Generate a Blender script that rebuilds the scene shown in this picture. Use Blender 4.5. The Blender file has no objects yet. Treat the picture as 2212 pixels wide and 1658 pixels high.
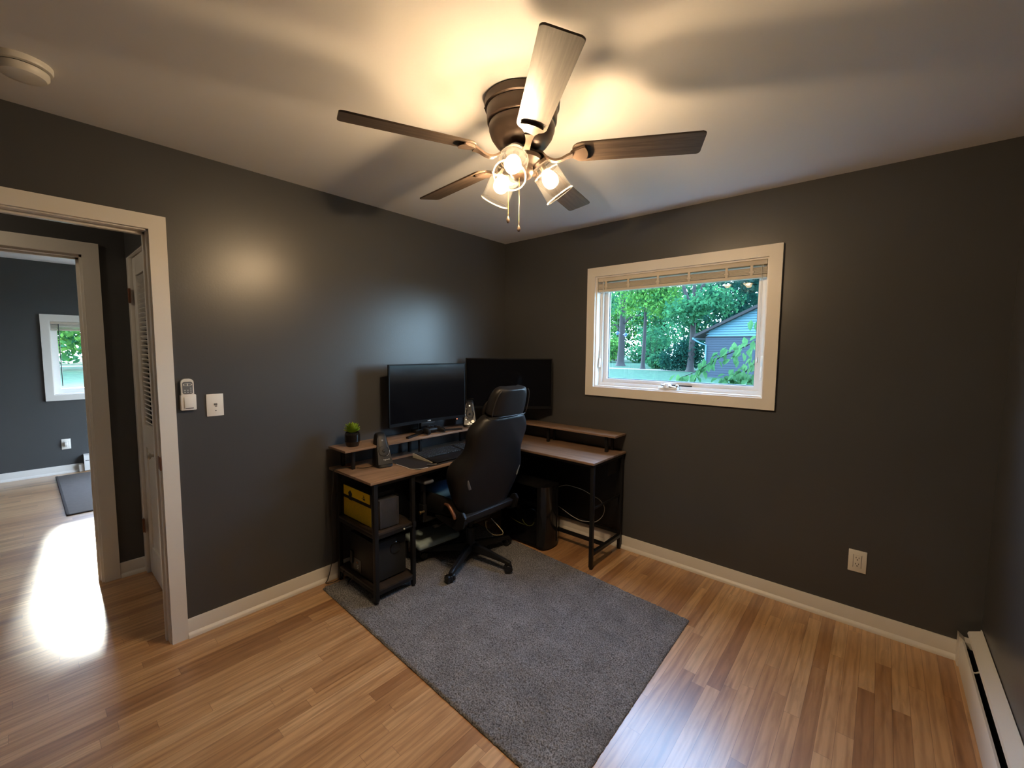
import bpy, bmesh, math, random
import numpy as np
from mathutils import Vector, Matrix, Euler

scene = bpy.context.scene
COL = scene.collection
PI = math.pi
R = math.radians
random.seed(7)

# ------------------------------------------------------------------ camera
F_PX, YAW, PITCH, ROLL = 920.557, -0.713587, -0.080224, 0.0077825
CAM = Vector((2.62698, -2.92872, 1.49200))
fw = Vector((math.sin(YAW) * math.cos(PITCH), math.cos(YAW) * math.cos(PITCH), math.sin(PITCH)))
r0 = Vector((math.cos(YAW), -math.sin(YAW), 0.0))
u0 = r0.cross(fw)
rv = r0 * math.cos(ROLL) + u0 * math.sin(ROLL)
uv = -r0 * math.sin(ROLL) + u0 * math.cos(ROLL)
cd = bpy.data.cameras.new('camera')
cd.sensor_fit = 'HORIZONTAL'
cd.sensor_width = 36.0
cd.lens = F_PX / 2212.0 * 36.0
cd.clip_start = 0.02
cd.clip_end = 400
cam = bpy.data.objects.new('camera', cd)
COL.objects.link(cam)
M = Matrix.Identity(4)
for i in range(3):
    M[i][0], M[i][1], M[i][2], M[i][3] = rv[i], uv[i], -fw[i], CAM[i]
cam.matrix_world = M
scene.camera = cam

# ------------------------------------------------------------------ world, sun, exposure
SKY = 12.5
SUN = 6.0
BULB = 2100.0
EXPOSURE = 0.85
w = bpy.data.worlds.new('sky')
scene.world = w
w.use_nodes = True
nt = w.node_tree
nt.nodes.clear()
wo = nt.nodes.new('ShaderNodeOutputWorld')
bg = nt.nodes.new('ShaderNodeBackground')
tc = nt.nodes.new('ShaderNodeTexCoord')
sx = nt.nodes.new('ShaderNodeSeparateXYZ')
rp = nt.nodes.new('ShaderNodeValToRGB')
nt.links.new(tc.outputs['Generated'], sx.inputs[0])
nt.links.new(sx.outputs['Z'], rp.inputs[0])
rp.color_ramp.elements[0].position = 0.0
rp.color_ramp.elements[0].color = (0.80, 0.90, 1.0, 1)
rp.color_ramp.elements[1].position = 0.8
rp.color_ramp.elements[1].color = (0.54, 0.66, 1.0, 1)
nt.links.new(rp.outputs[0], bg.inputs['Color'])
bg.inputs['Strength'].default_value = SKY
nt.links.new(bg.outputs[0], wo.inputs[0])

sd = bpy.data.lights.new('sun', 'SUN')
sd.energy = SUN
sd.angle = R(5.0)
sd.color = (1.0, 0.93, 0.80)
sun = bpy.data.objects.new('sun', sd)
COL.objects.link(sun)
# low sun from the far side of the room across the hall (light travels towards +x and down)
sdir = Vector((1.0, -0.07, -0.42)).normalized()
sun.rotation_euler = sdir.to_track_quat('-Z', 'Y').to_euler()
sun.location = (-12, 1, 6)

vs = scene.view_settings
vs.view_transform = 'Standard'
vs.look = 'None'
vs.gamma = 1.0
vs.use_curve_mapping = False
vs.exposure = EXPOSURE

# ------------------------------------------------------------------ materials
def nmat(name):
    m = bpy.data.materials.new(name)
    m.use_nodes = True
    m.node_tree.nodes.clear()
    out = m.node_tree.nodes.new('ShaderNodeOutputMaterial')
    return m, m.node_tree, out

def N(nt, t, **kw):
    n = nt.nodes.new(t)
    for k, v in kw.items():
        setattr(n, k, v)
    return n

def setin(n, **kw):
    for k, v in kw.items():
        n.inputs[k.replace('_', ' ')].default_value = v

def principled(nt, out, color, rough=0.5, metal=0.0, spec=0.5):
    b = N(nt, 'ShaderNodeBsdfPrincipled')
    b.inputs['Base Color'].default_value = (*color, 1)
    b.inputs['Roughness'].default_value = rough
    b.inputs['Metallic'].default_value = metal
    b.inputs['Specular IOR Level'].default_value = spec
    nt.links.new(b.outputs[0], out.inputs[0])
    return b

def simple(name, color, rough=0.5, metal=0.0, spec=0.5, var=0.06, scale=30.0, bump=0.0, bscale=200.0):
    """plain surface with a little procedural colour variation and optional fine bump"""
    m, nt, out = nmat(name)
    b = principled(nt, out, color, rough, metal, spec)
    t = N(nt, 'ShaderNodeTexCoord')
    n = N(nt, 'ShaderNodeTexNoise')
    n.inputs['Scale'].default_value = scale
    n.inputs['Detail'].default_value = 3
    nt.links.new(t.outputs['Object'], n.inputs['Vector'])
    mx = N(nt, 'ShaderNodeMix', data_type='RGBA')
    mx.inputs['A'].default_value = (*[c * (1 - var) for c in color], 1)
    mx.inputs['B'].default_value = (*[min(1, c * (1 + var)) for c in color], 1)
    nt.links.new(n.outputs['Fac'], mx.inputs['Factor'])
    nt.links.new(mx.outputs['Result'], b.inputs['Base Color'])
    if bump:
        n2 = N(nt, 'ShaderNodeTexNoise')
        n2.inputs['Scale'].default_value = bscale
        n2.inputs['Detail'].default_value = 2
        nt.links.new(t.outputs['Object'], n2.inputs['Vector'])
        bp = N(nt, 'ShaderNodeBump')
        bp.inputs['Strength'].default_value = bump
        bp.inputs['Distance'].default_value = 0.002
        nt.links.new(n2.outputs['Fac'], bp.inputs['Height'])
        nt.links.new(bp.outputs[0], b.inputs['Normal'])
    return m

def emis(name, color, strength):
    m, nt, out = nmat(name)
    e = N(nt, 'ShaderNodeEmission')
    e.inputs['Color'].default_value = (*color, 1)
    e.inputs['Strength'].default_value = strength
    nt.links.new(e.outputs[0], out.inputs[0])
    return m

def math_(nt, op, a, b=None, c=None):
    n = N(nt, 'ShaderNodeMath', operation=op)
    for i, v in enumerate((a, b, c)):
        if v is None:
            continue
        if isinstance(v, (int, float)):
            n.inputs[i].default_value = v
        else:
            nt.links.new(v, n.inputs[i])
    return n.outputs[0]

def thin_glass(name, tint=(1, 1, 1), ior=1.45, rough=0.0, haze=None):
    m, nt, out = nmat(name)
    tr = N(nt, 'ShaderNodeBsdfTransparent')
    tr.inputs['Color'].default_value = (*tint, 1)
    gl = N(nt, 'ShaderNodeBsdfGlossy')
    gl.inputs['Roughness'].default_value = rough
    fr = N(nt, 'ShaderNodeFresnel')
    fr.inputs['IOR'].default_value = ior
    geo = N(nt, 'ShaderNodeNewGeometry')
    front = math_(nt, 'SUBTRACT', 1.0, geo.outputs['Backfacing'])
    mx = N(nt, 'ShaderNodeMixShader')
    nt.links.new(math_(nt, 'MULTIPLY', fr.outputs[0], front), mx.inputs[0])
    nt.links.new(tr.outputs[0], mx.inputs[1])
    nt.links.new(gl.outputs[0], mx.inputs[2])
    last = mx
    if haze:
        df = N(nt, 'ShaderNodeBsdfTranslucent')
        df.inputs['Color'].default_value = (0.9, 0.9, 0.9, 1)
        m2 = N(nt, 'ShaderNodeMixShader')
        m2.inputs[0].default_value = haze
        nt.links.new(last.outputs[0], m2.inputs[1])
        nt.links.new(df.outputs[0], m2.inputs[2])
        last = m2
    nt.links.new(last.outputs[0], out.inputs[0])
    return m

def floor_material():
    m, nt, out = nmat('oak_strip_floor')
    b = principled(nt, out, (0.5, 0.3, 0.15), 0.3)
    t = N(nt, 'ShaderNodeTexCoord')
    s = N(nt, 'ShaderNodeSeparateXYZ')
    nt.links.new(t.outputs['Object'], s.inputs[0])
    X, Y = s.outputs['X'], s.outputs['Y']
    u = math_(nt, 'DIVIDE', X, 0.0572)
    row = math_(nt, 'FLOOR', u)
    wn = N(nt, 'ShaderNodeTexWhiteNoise', noise_dimensions='1D')
    nt.links.new(row, wn.inputs['W'])
    ln = math_(nt, 'MULTIPLY_ADD', wn.outputs['Value'], 0.5, 0.55)     # plank length by row
    wn2 = N(nt, 'ShaderNodeTexWhiteNoise', noise_dimensions='1D')
    nt.links.new(math_(nt, 'ADD', row, 61.7), wn2.inputs['W'])
    v = math_(nt, 'ADD', math_(nt, 'DIVIDE', Y, ln), math_(nt, 'MULTIPLY', wn2.outputs['Value'], 9.0))
    pl = math_(nt, 'FLOOR', v)
    cv = N(nt, 'ShaderNodeCombineXYZ')
    nt.links.new(row, cv.inputs[0])
    nt.links.new(pl, cv.inputs[1])
    idn = N(nt, 'ShaderNodeTexWhiteNoise', noise_dimensions='3D')
    nt.links.new(cv.outputs[0], idn.inputs['Vector'])
    # grain coordinates: stretched along y, shifted per plank
    gx = math_(nt, 'MULTIPLY_ADD', idn.outputs['Value'], 37.0, X)
    gy = math_(nt, 'MULTIPLY', Y, 0.09)
    gv = N(nt, 'ShaderNodeCombineXYZ')
    nt.links.new(gx, gv.inputs[0])
    nt.links.new(gy, gv.inputs[1])
    nt.links.new(idn.outputs['Value'], gv.inputs[2])
    g1 = N(nt, 'ShaderNodeTexNoise')
    g1.inputs['Scale'].default_value = 55
    g1.inputs['Detail'].default_value = 5
    g1.inputs['Distortion'].default_value = 0.6
    nt.links.new(gv.outputs[0], g1.inputs['Vector'])
    # cathedral figure
    wv = N(nt, 'ShaderNodeTexWave', wave_type='RINGS', rings_direction='Y')
    wv.inputs['Scale'].default_value = 9
    wv.inputs['Distortion'].default_value = 5
    wv.inputs['Detail'].default_value = 2
    wv.inputs['Detail Scale'].default_value = 1.2
    nt.links.new(gv.outputs[0], wv.inputs['Vector'])
    # plank colour
    cr = N(nt, 'ShaderNodeValToRGB')
    e = cr.color_ramp.elements
    e[0].position, e[0].color = 0.0, (0.37, 0.180, 0.072, 1)
    e[1].position, e[1].color = 1.0, (0.66, 0.415, 0.205, 1)
    a = cr.color_ramp.elements.new(0.3); a.color = (0.52, 0.285, 0.120, 1)
    a = cr.color_ramp.elements.new(0.7); a.color = (0.59, 0.340, 0.155, 1)
    nt.links.new(idn.outputs['Value'], cr.inputs[0])
    gr = N(nt, 'ShaderNodeValToRGB')
    gr.color_ramp.elements[0].position = 0.3
    gr.color_ramp.elements[0].color = (0.74, 0.68, 0.62, 1)
    gr.color_ramp.elements[1].position = 0.62
    gr.color_ramp.elements[1].color = (1.06, 1.06, 1.06, 1)
    nt.links.new(g1.outputs['Fac'], gr.inputs[0])
    m1 = N(nt, 'ShaderNodeMix', data_type='RGBA', blend_type='MULTIPLY')
    m1.inputs['Factor'].default_value = 1
    nt.links.new(cr.outputs[0], m1.inputs['A'])
    nt.links.new(gr.outputs[0], m1.inputs['B'])
    wr = N(nt, 'ShaderNodeValToRGB')
    wr.color_ramp.elements[0].color = (0.80, 0.76, 0.72, 1)
    wr.color_ramp.elements[1].position = 0.45
    wr.color_ramp.elements[1].color = (1, 1, 1, 1)
    nt.links.new(wv.outputs['Fac'], wr.inputs[0])
    m2 = N(nt, 'ShaderNodeMix', data_type='RGBA', blend_type='MULTIPLY')
    m2.inputs['Factor'].default_value = 0.85
    nt.links.new(m1.outputs['Result'], m2.inputs['A'])
    nt.links.new(wr.outputs[0], m2.inputs['B'])
    # mineral streaks
    sv = N(nt, 'ShaderNodeCombineXYZ')
    nt.links.new(math_(nt, 'MULTIPLY', X, 22.0), sv.inputs[0])
    nt.links.new(math_(nt, 'MULTIPLY', Y, 2.6), sv.inputs[1])
    st = N(nt, 'ShaderNodeTexNoise')
    st.inputs['Scale'].default_value = 1.0
    st.inputs['Detail'].default_value = 4
    nt.links.new(sv.outputs[0], st.inputs['Vector'])
    sr = N(nt, 'ShaderNodeValToRGB')
    sr.color_ramp.elements[0].position = 0.62
    sr.color_ramp.elements[0].color = (0, 0, 0, 1)
    sr.color_ramp.elements[1].position = 0.72
    sr.color_ramp.elements[1].color = (1, 1, 1, 1)
    nt.links.new(st.outputs['Fac'], sr.inputs[0])
    m3 = N(nt, 'ShaderNodeMix', data_type='RGBA', blend_type='MULTIPLY')
    nt.links.new(math_(nt, 'MULTIPLY', sr.outputs[0], 0.55), m3.inputs['Factor'])
    nt.links.new(m2.outputs['Result'], m3.inputs['A'])
    m3.inputs['B'].default_value = (0.45, 0.33, 0.25, 1)
    # seams
    fu = math_(nt, 'FRACT', u)
    du = math_(nt, 'MULTIPLY', math_(nt, 'MINIMUM', fu, math_(nt, 'SUBTRACT', 1.0, fu)), 0.0572)
    fv = math_(nt, 'FRACT', v)
    dv = math_(nt, 'MULTIPLY', math_(nt, 'MINIMUM', fv, math_(nt, 'SUBTRACT', 1.0, fv)), ln)
    d = math_(nt, 'MINIMUM', du, dv)
    seam = math_(nt, 'LESS_THAN', d, 0.0008)
    m4 = N(nt, 'ShaderNodeMix', data_type='RGBA', blend_type='MULTIPLY')
    nt.links.new(math_(nt, 'MULTIPLY', seam, 0.6), m4.inputs['Factor'])
    nt.links.new(m3.outputs['Result'], m4.inputs['A'])
    m4.inputs['B'].default_value = (0.25, 0.16, 0.10, 1)
    nt.links.new(m4.outputs['Result'], b.inputs['Base Color'])
    # varnish
    b.inputs['Roughness'].default_value = 0.42
    b.inputs['Coat Weight'].default_value = 1.0
    b.inputs['Coat Roughness'].default_value = 0.28
    b.inputs['Coat IOR'].default_value = 1.62
    bp = N(nt, 'ShaderNodeBump')
    bp.inputs['Strength'].default_value = 0.25
    bp.inputs['Distance'].default_value = 0.0012
    hh = math_(nt, 'MULTIPLY_ADD', seam, -1.0, math_(nt, 'MULTIPLY', g1.outputs['Fac'], 0.5))
    wb = N(nt, 'ShaderNodeTexNoise')
    wb.inputs['Scale'].default_value = 9
    nt.links.new(t.outputs['Object'], wb.inputs['Vector'])
    hh = math_(nt, 'ADD', hh, math_(nt, 'MULTIPLY', wb.outputs['Fac'], 1.6))
    nt.links.new(hh, bp.inputs['Height'])
    nt.links.new(bp.outputs[0], b.inputs['Normal'])
    nt.links.new(bp.outputs[0], b.inputs['Coat Normal'])
    return m

def wood(name, dark, light, axis='Y', scale=30, rough=0.5, stretch=0.08, grey=None):
    m, nt, out = nmat(name)
    b = principled(nt, out, light, rough)
    t = N(nt, 'ShaderNodeTexCoord')
    mp = N(nt, 'ShaderNodeMapping')
    sc = {'X': (stretch, 1, 1), 'Y': (1, stretch, 1), 'Z': (1, 1, stretch)}[axis]
    mp.inputs['Scale'].default_value = sc
    nt.links.new(t.outputs['Object'], mp.inputs[0])
    n = N(nt, 'ShaderNodeTexNoise')
    n.inputs['Scale'].default_value = scale
    n.inputs['Detail'].default_value = 6
    n.inputs['Roughness'].default_value = 0.65
    n.inputs['Distortion'].default_value = 0.8
    nt.links.new(mp.outputs[0], n.inputs['Vector'])
    cr = N(nt, 'ShaderNodeValToRGB')
    cr.color_ramp.elements[0].position = 0.32
    cr.color_ramp.elements[0].color = (*dark, 1)
    cr.color_ramp.elements[1].position = 0.66
    cr.color_ramp.elements[1].color = (*light, 1)
    nt.links.new(n.outputs['Fac'], cr.inputs[0])
    nt.links.new(cr.outputs[0], b.inputs['Base Color'])
    bp = N(nt, 'ShaderNodeBump')
    bp.inputs['Strength'].default_value = 0.15
    bp.inputs['Distance'].default_value = 0.001
    nt.links.new(n.outputs['Fac'], bp.inputs['Height'])
    nt.links.new(bp.outputs[0], b.inputs['Normal'])
    return m

def leaf_mat(name, c1, c2, trans=0.4):
    m, nt, out = nmat(name)
    t = N(nt, 'ShaderNodeTexCoord')
    n = N(nt, 'ShaderNodeTexNoise')
    n.inputs['Scale'].default_value = 1.3
    n.inputs['Detail'].default_value = 5
    nt.links.new(t.outputs['Object'], n.inputs['Vector'])
    cr = N(nt, 'ShaderNodeValToRGB')
    cr.color_ramp.elements[0].position = 0.38
    cr.color_ramp.elements[0].color = (*c1, 1)
    cr.color_ramp.elements[1].position = 0.62
    cr.color_ramp.elements[1].color = (*c2, 1)
    nt.links.new(n.outputs['Fac'], cr.inputs[0])
    d = N(nt, 'ShaderNodeBsdfDiffuse')
    tr = N(nt, 'ShaderNodeBsdfTranslucent')
    nt.links.new(cr.outputs[0], d.inputs[0])
    nt.links.new(cr.outputs[0], tr.inputs[0])
    mx = N(nt, 'ShaderNodeMixShader')
    mx.inputs[0].default_value = trans
    nt.links.new(d.outputs[0], mx.inputs[1])
    nt.links.new(tr.outputs[0], mx.inputs[2])
    nt.links.new(mx.outputs[0], out.inputs[0])
    return m

MT = {}
MT['wall'] = simple('charcoal_wall_paint', (0.068, 0.069, 0.073), 0.33, spec=0.5, var=0.05, scale=3, bump=0.12, bscale=90)
MT['wall2'] = simple('slate_blue_wall_paint', (0.070, 0.074, 0.076), 0.45, spec=0.5, var=0.05, scale=3, bump=0.12, bscale=90)
MT['ceil'] = simple('flat_white_ceiling_paint', (0.82, 0.81, 0.80), 0.85, var=0.015, scale=4, bump=0.08, bscale=120)
MT['trim'] = simple('white_trim_paint', (0.78, 0.75, 0.70), 0.35, var=0.02, scale=6, bump=0.05, bscale=60)
MT['vinyl'] = simple('white_window_vinyl', (0.80, 0.80, 0.78), 0.35, var=0.02)
MT['floor'] = floor_material()
MT['plate'] = simple('white_cover_plate', (0.80, 0.77, 0.70), 0.35, var=0.02)
MT['blackmetal'] = simple('black_powder_coated_steel', (0.008, 0.008, 0.009), 0.45, spec=0.35, var=0.1)
MT['blackplastic'] = simple('matte_black_plastic', (0.009, 0.009, 0.010), 0.48, spec=0.35, var=0.1, bump=0.05, bscale=400)
MT['bezel'] = simple('satin_black_monitor_frame', (0.006, 0.006, 0.007), 0.5, spec=0.15)
MT['gloss'] = simple('glossy_black_plastic', (0.010, 0.010, 0.012), 0.15, var=0.05)
MT['screen'] = simple('switched_off_screen', (0.004, 0.004, 0.005), 0.10, spec=0.30, var=0.03)
MT['fabric'] = simple('black_speaker_cloth', (0.010, 0.011, 0.013), 0.9, var=0.2, scale=300)
MT['hole'] = simple('dark_recess', (0.004, 0.004, 0.004), 0.8)
MT['leather'] = simple('black_faux_leather', (0.011, 0.010, 0.010), 0.42, spec=0.35, var=0.1, bump=0.25, bscale=350)
MT['leather2'] = simple('worn_black_leather_edge', (0.030, 0.024, 0.020), 0.36, spec=0.5, var=0.15, bump=0.2, bscale=350)
MT['blueseat'] = simple('blue_seat_fabric', (0.05, 0.14, 0.24), 0.8, var=0.15, scale=120, bump=0.3, bscale=500)
MT['tealpad'] = simple('grey_blue_footrest_cloth', (0.30, 0.39, 0.42), 0.85, var=0.08, scale=80, bump=0.3, bscale=500)
MT['desk'] = wood('greyed_oak_laminate', (0.17, 0.105, 0.065), (0.33, 0.215, 0.145), 'Y', 26, 0.38)
MT['deskx'] = wood('greyed_oak_laminate_crosswise', (0.17, 0.105, 0.065), (0.33, 0.215, 0.145), 'X', 26, 0.38)
MT['deskedge'] = wood('oak_edge_band', (0.22, 0.13, 0.08), (0.34, 0.21, 0.135), 'Y', 20, 0.4)
MT['bronze'] = simple('oil_rubbed_bronze', (0.12, 0.084, 0.064), 0.38, metal=0.35, var=0.12, scale=20)
MT['brass'] = simple('aged_brass', (0.35, 0.24, 0.10), 0.35, metal=0.9, var=0.15)
MT['copper'] = simple('tarnished_copper_hinge', (0.22, 0.10, 0.06), 0.4, metal=0.6, var=0.3, scale=80)
MT['nickel'] = simple('brushed_nickel', (0.55, 0.52, 0.47), 0.3, metal=0.9)
MT['blade'] = wood('weathered_oak_blade', (0.038, 0.026, 0.019), (0.125, 0.088, 0.063), 'X', 60, 0.45, 0.05)
MT['bladeedge'] = simple('dark_blade_edge', (0.03, 0.024, 0.02), 0.5)
MT['lampglass'] = thin_glass('clear_lamp_glass', (1.0, 0.97, 0.93), 1.5, 0.02, haze=0.003)
def bulb_material():
    m, nt, out = nmat('glowing_bulb_envelope')
    e = N(nt, 'ShaderNodeEmission')
    e.inputs['Color'].default_value = (1.0, 0.80, 0.52, 1)
    e.inputs['Strength'].default_value = BULB * 0.012
    tr = N(nt, 'ShaderNodeBsdfTransparent')
    mx = N(nt, 'ShaderNodeMixShader')
    mx.inputs[0].default_value = 0.25
    nt.links.new(tr.outputs[0], mx.inputs[1])
    nt.links.new(e.outputs[0], mx.inputs[2])
    nt.links.new(mx.outputs[0], out.inputs[0])
    return m
MT['bulb'] = bulb_material()
MT['filament'] = emis('glowing_filament', (1.0, 0.73, 0.44), BULB)
MT['rimglass'] = thin_glass('thick_glass_rim', (0.97, 0.93, 0.87), 1.6, 0.08, haze=0.10)
MT['window'] = thin_glass('tinted_window_glass', (0.80, 0.94, 1.0), 1.5, 0.0)
MT['window_clear'] = thin_glass('clear_window_glass', (0.93, 0.97, 0.98), 1.5, 0.0)
MT['caseglass'] = thin_glass('smoked_case_glass', (0.62, 0.62, 0.64), 1.5, 0.02)
MT['blind'] = simple('cream_blind_slats', (0.66, 0.60, 0.50), 0.45, var=0.03)
MT['cordw'] = simple('white_cord', (0.6, 0.6, 0.58), 0.5)
MT['cordb'] = simple('black_cord', (0.012, 0.011, 0.011), 0.5)
MT['yellow'] = simple('yellow_box_print', (0.85, 0.60, 0.010), 0.4, var=0.06)
MT['boxblack'] = simple('glossy_black_carton', (0.018, 0.018, 0.022), 0.3, var=0.2)
MT['bag'] = thin_glass('clear_plastic_bag', (0.80, 0.82, 0.85), 1.5, 0.12, haze=0.06)
MT['boxgrey'] = simple('dark_grey_carton', (0.05, 0.05, 0.055), 0.5, var=0.2)
MT['brown'] = wood('dark_brown_laminate_shelf', (0.022, 0.016, 0.012), (0.042, 0.030, 0.023), 'X', 20, 0.4)
MT['silver'] = simple('silver_marking', (0.55, 0.57, 0.58), 0.3, metal=0.5)
MT['red'] = emis('red_standby_light', (1.0, 0.12, 0.05), 6.0)
MT['potglaze'] = simple('glossy_black_ceramic', (0.014, 0.012, 0.012), 0.08, var=0.1)
MT['succ'] = leaf_mat('succulent_leaf', (0.24, 0.36, 0.03), (0.46, 0.60, 0.07), 0.25)
MT['speakerface'] = simple('dark_grey_speaker_face', (0.045, 0.048, 0.053), 0.4)
MT['grey'] = simple('medium_grey_plastic', (0.16, 0.165, 0.17), 0.4)
MT['soil'] = simple('dark_potting_soil', (0.03, 0.02, 0.015), 0.95, var=0.4, scale=100)
MT['bezelw'] = simple('pale_keyboard_side', (0.62, 0.58, 0.48), 0.4)
MT['keys'] = simple('black_key_caps', (0.020, 0.022, 0.024), 0.4)
MT['mousemat'] = simple('black_desk_mat_cloth', (0.018, 0.015, 0.014), 0.8, var=0.15, scale=400)
MT['yellowgreen'] = simple('yellow_green_fan_ring', (0.55, 0.62, 0.12), 0.5)
MT['cleartube'] = simple('cream_cable_sleeve', (0.42, 0.36, 0.22), 0.5)
MT['purplepcb'] = simple('dark_circuit_parts', (0.035, 0.032, 0.038), 0.4, var=0.5, scale=60)

def rug_material():
    m, nt, out = nmat('grey_shag_pile')
    b = principled(nt, out, (0.1, 0.1, 0.1), 0.95, spec=0.15)
    t = N(nt, 'ShaderNodeTexCoord')
    n = N(nt, 'ShaderNodeTexNoise')
    n.inputs['Scale'].default_value = 170
    n.inputs['Detail'].default_value = 3
    nt.links.new(t.outputs['Object'], n.inputs['Vector'])
    n3 = N(nt, 'ShaderNodeTexNoise')
    n3.inputs['Scale'].default_value = 7
    n3.inputs['Detail'].default_value = 4
    nt.links.new(t.outputs['Object'], n3.inputs['Vector'])
    cr = N(nt, 'ShaderNodeValToRGB')
    cr.color_ramp.elements[0].position = 0.34
    cr.color_ramp.elements[0].color = (0.062, 0.061, 0.063, 1)
    cr.color_ramp.elements[1].position = 0.66
    cr.color_ramp.elements[1].color = (0.285, 0.282, 0.288, 1)
    nt.links.new(n.outputs['Fac'], cr.inputs[0])
    mx = N(nt, 'ShaderNodeMix', data_type='RGBA', blend_type='MULTIPLY')
    mx.inputs['Factor'].default_value = 1.0
    r2 = N(nt, 'ShaderNodeValToRGB')
    r2.color_ramp.elements[0].position = 0.3
    r2.color_ramp.elements[0].color = (0.80, 0.80, 0.80, 1)
    r2.color_ramp.elements[1].position = 0.7
    r2.color_ramp.elements[1].color = (1.12, 1.12, 1.12, 1)
    nt.links.new(n3.outputs['Fac'], r2.inputs[0])
    nt.links.new(cr.outputs[0], mx.inputs['A'])
    nt.links.new(r2.outputs[0], mx.inputs['B'])
    nt.links.new(mx.outputs['Result'], b.inputs['Base Color'])
    return m
MT['rug'] = rug_material()

GZ = -0.05          # ground level outdoors

# ------------------------------------------------------------------ mesh helpers
class MB:
    """collects shapes (world coordinates) and links them as ONE mesh object"""
    def __init__(self):
        self.bm = bmesh.new()

    def _new(self, n0):
        self.bm.verts.ensure_lookup_table()
        return self.bm.verts[n0:]

    def box(self, a, b, bev=0.0, rot=None, seg=2):
        a, b = Vector(a), Vector(b)
        c = (a + b) / 2
        s = b - a
        t = bmesh.new()
        bmesh.ops.create_cube(t, size=1)
        bmesh.ops.scale(t, vec=(abs(s.x), abs(s.y), abs(s.z)), verts=t.verts)
        if bev > 0:
            bmesh.ops.bevel(t, geom=list(t.edges), offset=bev, segments=seg, affect='EDGES', profile=0.5)
        mtx = Matrix.Translation(c)
        if rot is not None:
            mtx = Matrix.Translation(c) @ Euler(rot).to_matrix().to_4x4()
        bmesh.ops.transform(t, matrix=mtx, verts=t.verts)
        self.merge(t)
        return self

    def merge(self, t):
        me = bpy.data.meshes.new('tmp')
        t.to_mesh(me)
        t.free()
        self.bm.from_mesh(me)
        bpy.data.meshes.remove(me)

    def cyl(self, p, q, r, r2=None, seg=24, caps=True):
        p, q = Vector(p), Vector(q)
        d = q - p
        t = bmesh.new()
        bmesh.ops.create_cone(t, cap_ends=caps, segments=seg, radius1=r, radius2=r if r2 is None else r2, depth=d.length)
        mtx = Matrix.Translation((p + q) / 2) @ d.to_track_quat('Z', 'Y').to_matrix().to_4x4()
        bmesh.ops.transform(t, matrix=mtx, verts=t.verts)
        self.merge(t)
        return self

    def sphere(self, c, r, scale=(1, 1, 1), rot=None, u=20, v=12):
        t = bmesh.new()
        bmesh.ops.create_uvsphere(t, u_segments=u, v_segments=v, radius=r)
        bmesh.ops.scale(t, vec=scale, verts=t.verts)
        mtx = Matrix.Translation(c)
        if rot is not None:
            mtx = mtx @ (rot if isinstance(rot, Matrix) else Euler(rot).to_matrix().to_4x4())
        bmesh.ops.transform(t, matrix=mtx, verts=t.verts)
        self.merge(t)
        return self

    def lathe(self, prof, origin=(0, 0, 0), axis=(0, 0, 1), seg=40, closed=False):
        """prof: list of (radius, height along axis)"""
        ax = Vector(axis).normalized()
        q = ax.to_track_quat('Z', 'Y').to_matrix()
        o = Vector(origin)
        rings = []
        for (r, h) in prof:
            ring = []
            for i in range(seg):
                a = 2 * PI * i / seg
                ring.append(self.bm.verts.new(o + q @ Vector((r * math.cos(a), r * math.sin(a), h))))
            rings.append(ring)
        rr = rings + ([rings[0]] if closed else [])
        for A, B in zip(rr[:-1], rr[1:]):
            for i in range(seg):
                j = (i + 1) % seg
                self.bm.faces.new((A[i], A[j], B[j], B[i]))
        if not closed:
            for ring, (r, h), flip in ((rings[0], prof[0], True), (rings[-1], prof[-1], False)):
                if r > 1e-4 and self.capends:
                    self.bm.faces.new(ring[::-1] if flip else ring)
        return self
    capends = True

    def tube(self, pts, r, seg=8, caps=True, smooth=0):
        pts = [Vector(p) for p in pts]
        if smooth:
            if isinstance(r, (list, tuple)):
                r = [c for a_, b_ in zip(r[:-1], r[1:]) for c in [a_ + (b_ - a_) * k_ / smooth for k_ in range(smooth)]] + [r[-1]]
            pts = catmull(pts, smooth)
        rings = []
        up = Vector((0, 0, 1))
        tprev = None
        nrm = None
        for i, p in enumerate(pts):
            if i == 0:
                t = (pts[1] - p)
            elif i == len(pts) - 1:
                t = (p - pts[i - 1])
            else:
                t = (pts[i + 1] - pts[i - 1])
            t.normalize()
            if nrm is None:
                nrm = t.cross(up)
                if nrm.length < 1e-3:
                    nrm = t.cross(Vector((1, 0, 0)))
            nrm = nrm - t * nrm.dot(t)
            nrm.normalize()
            bn = t.cross(nrm)
            rad = r[i] if isinstance(r, (list, tuple)) else r
            rings.append([self.bm.verts.new(p + (nrm * math.cos(2 * PI * k / seg) + bn * math.sin(2 * PI * k / seg)) * rad) for k in range(seg)])
        for A, B in zip(rings[:-1], rings[1:]):
            for k in range(seg):
                j = (k + 1) % seg
                self.bm.faces.new((A[k], A[j], B[j], B[k]))
        if caps:
            self.bm.faces.new(rings[0][::-1])
            self.bm.faces.new(rings[-1])
        return self

    def prism(self, pts, vec):
        """polygon pts (3-D) extruded along vec"""
        vec = Vector(vec)
        a = [self.bm.verts.new(Vector(p)) for p in pts]
        b = [self.bm.verts.new(Vector(p) + vec) for p in pts]
        n = len(pts)
        self.bm.faces.new(a[::-1])
        self.bm.faces.new(b)
        for i in range(n):
            j = (i + 1) % n
            self.bm.faces.new((a[i], a[j], b[j], b[i]))
        return self

    def quad(self, *p):
        self.bm.faces.new([self.bm.verts.new(Vector(q)) for q in p])
        return self

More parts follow.
